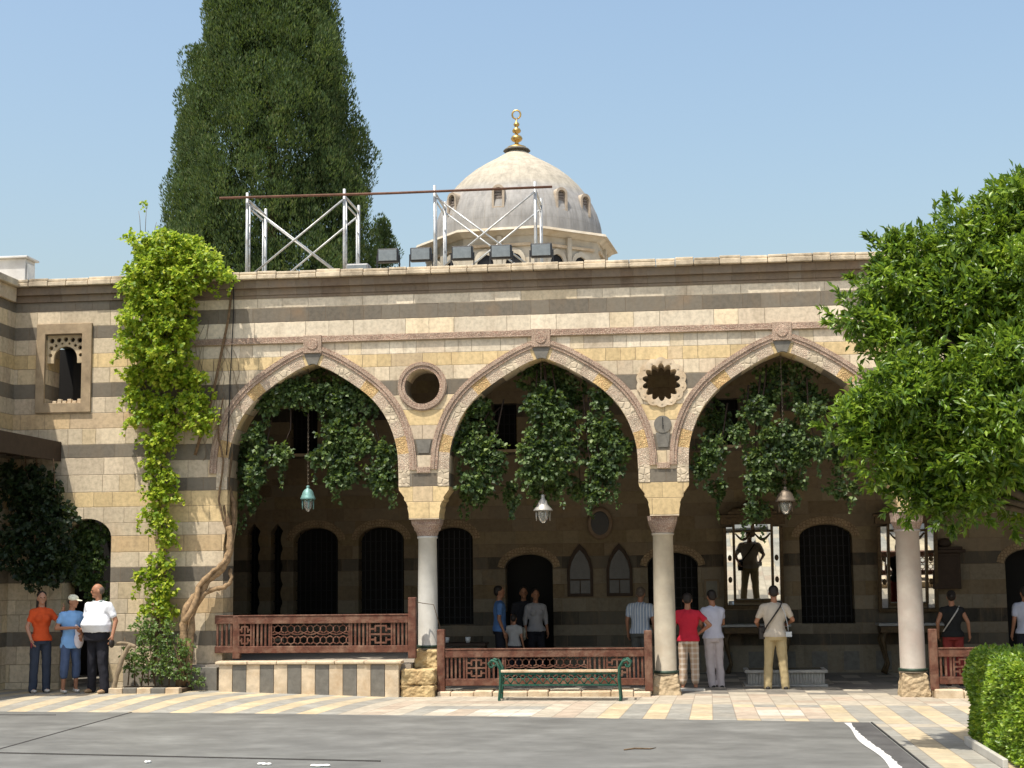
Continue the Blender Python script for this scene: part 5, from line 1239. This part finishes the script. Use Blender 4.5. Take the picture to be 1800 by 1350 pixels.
# under the third arch, backs to us
RED = cloth('crimson cotton', (.48, .025, .045)); PLAID = cloth('plaid shorts', (.40, .28, .19), 'plaid', (.55, .48, .40), 70)
person('person in a crimson T-shirt and plaid cropped trousers with a hand on the hip', .24, 1.25, .0, 176, 1.66, SKIND, HAIRB, 'short', RED, .55, PLAID, .70, SHOED, wide=1.0, headtilt=8,
       J=dict(eR=(-.40, .08, 1.19), wR=(-.21, -.04, 1.05), eL=(.26, .02, 1.14), wL=(.27, -.04, .9)))
WHT2 = cloth('pale shirt', (.55, .56, .66)); WHT3 = cloth('white trousers', (.52, .46, .46))
person('person in a pale T-shirt and white trousers standing beside the crimson shirt', .68, 1.75, .0, 200, 1.70, SKIND, HAIRB, 'short', WHT2, .5, WHT3, 1.0, SHOED, wide=.95, headtilt=14,
       J=dict(eL=(.22, -.06, 1.16), wL=(.12, -.2, 1.08), eR=(-.22, -.06, 1.16), wR=(-.12, -.2, 1.08), aL=(.05, .02, .09), kL=(.07, -.02, .5)))
BEI = cloth('beige shirt', (.50, .44, .36)); KHA = cloth('khaki trousers', (.42, .33, .18))
def ex_strap(fin, V, hq):
    k = MB(); k.tube([(-.13, .02, 1.49), (-.09, .125, 1.40), (.02, .155, 1.25), (.13, .14, 1.10), (.20, .07, .97), (.20, -.06, 1.02), (.02, -.15, 1.28), (-.10, -.10, 1.44), (-.13, .02, 1.49)], .014, 6); fin(k, 'strap', SHOED, 0)
    k = MB(); k.box(.16, .27, -.17, .06, .86, 1.06); k.ell((.22, -.06, 1.05), (.06, .1, .04), 6); fin(k, 'shoulder_bag', SHOED, .012, 2)
    k = MB(); k.tube([(-.10, .08, 1.46), (-.17, .13, 1.30), (-.215, .11, 1.08), (-.22, .08, .98)], .006, 5); k.box(-.275, -.175, .05, .12, .90, .985); fin(k, 'camera', plain('silver camera', (.50, .54, .58), .4, .3), 0)
person('man in a beige shirt and khaki trousers with a black strap across his back', 1.73, 1.45, .0, 180, 1.77, SKIND, HAIRB, 'short', BEI, .62, KHA, 1.0, SHOED, wide=1.06, headtilt=10,
       J=dict(eL=(.31, .0, 1.15), wL=(.25, -.15, 1.05), eR=(-.31, -.02, 1.18), wR=(-.24, -.18, 1.12), kL=(.12, -.02, .5), aL=(.15, .02, .09), kR=(-.12, -.0, .5), aR=(-.15, .02, .09)), extra=ex_strap)
# further in
person('person in a plain blue shirt standing by the dark doorway', -3.35, 4.0, .02, 100, 1.76, SKIND, HAIRB, 'short', cloth('deep blue shirt', (.10, .20, .42)), .6, BLK2, 1.0, SHOED, vox=.012)
person('person in a white blouse standing inside the dark doorway, a bag at the side', -2.72, 4.75, .02, 20, 1.68, SKIND, HAIRB, 'long', cloth('grey white blouse', (.34, .33, .34)), 1.4, BLK2, 1.0, SHOED, fem=True, vox=.012,
       extra=lambda fin, V, hq: fin(MB().ell((-.26, -.02, .85), (.05, .09, .14), 8), 'bag', plain('pale bag', (.42, .38, .30), .8), 0))
person('small child in a pale top between the blue shirt and the doorway', -3.05, 3.8, .02, 160, 1.22, SKIND, HAIRB, 'short', cloth('pale child shirt', (.38, .37, .36)), .5, BLK2, 1.0, SHOED, vox=.012)
person('person in dark clothes half inside the doorway behind the child', -2.98, 5.0, .02, 10, 1.72, SKIND, HAIRB, 'short', cloth('black shirt', (.03, .03, .035)), .6, BLK2, 1.0, SHOED, vox=.012)
person('man in a blue and white striped shirt, half behind the second column', -.62, 3.3, .0, 165, 1.74, SKIND, HAIRG, 'short', cloth('striped shirt', (.32, .38, .48), 'stripe', (.60, .62, .64), 120), .6, cloth('grey trousers', (.10, .10, .09)), 1.0, SHOED, wide=1.08, headtilt=22, vox=.012)
def ex_sash(fin, V, hq):
    k = MB(); k.tube([(-.14, .0, 1.47), (-.08, .125, 1.38), (.06, .135, 1.18), (.18, .08, 1.0)], .013, 6); fin(k, 'strap', SHOEW, 0)
person('person in a black sleeveless top and red skirt behind the right-hand fence', 4.88, 2.3, .0, 175, 1.64, SKIND, HAIRB, 'bun', cloth('black top', (.02, .02, .02)), .12, cloth('dark red skirt', (.22, .035, .03)), 1.0, SHOED, fem=True, wide=1.05,
       J=dict(eL=(.27, .05, 1.17), wL=(.26, -.05, .95), eR=(-.28, .05, 1.17), wR=(-.30, -.02, .95)), extra=ex_sash)
person('person in a white shirt and dark trousers at the far right edge under the arcade', 6.30, 3.0, .0, 190, 1.68, SKIND, HAIRB, 'short', cloth('white shirt', (.45, .47, .55)), .6, BLK2, 1.0, SHOED, vox=.012)
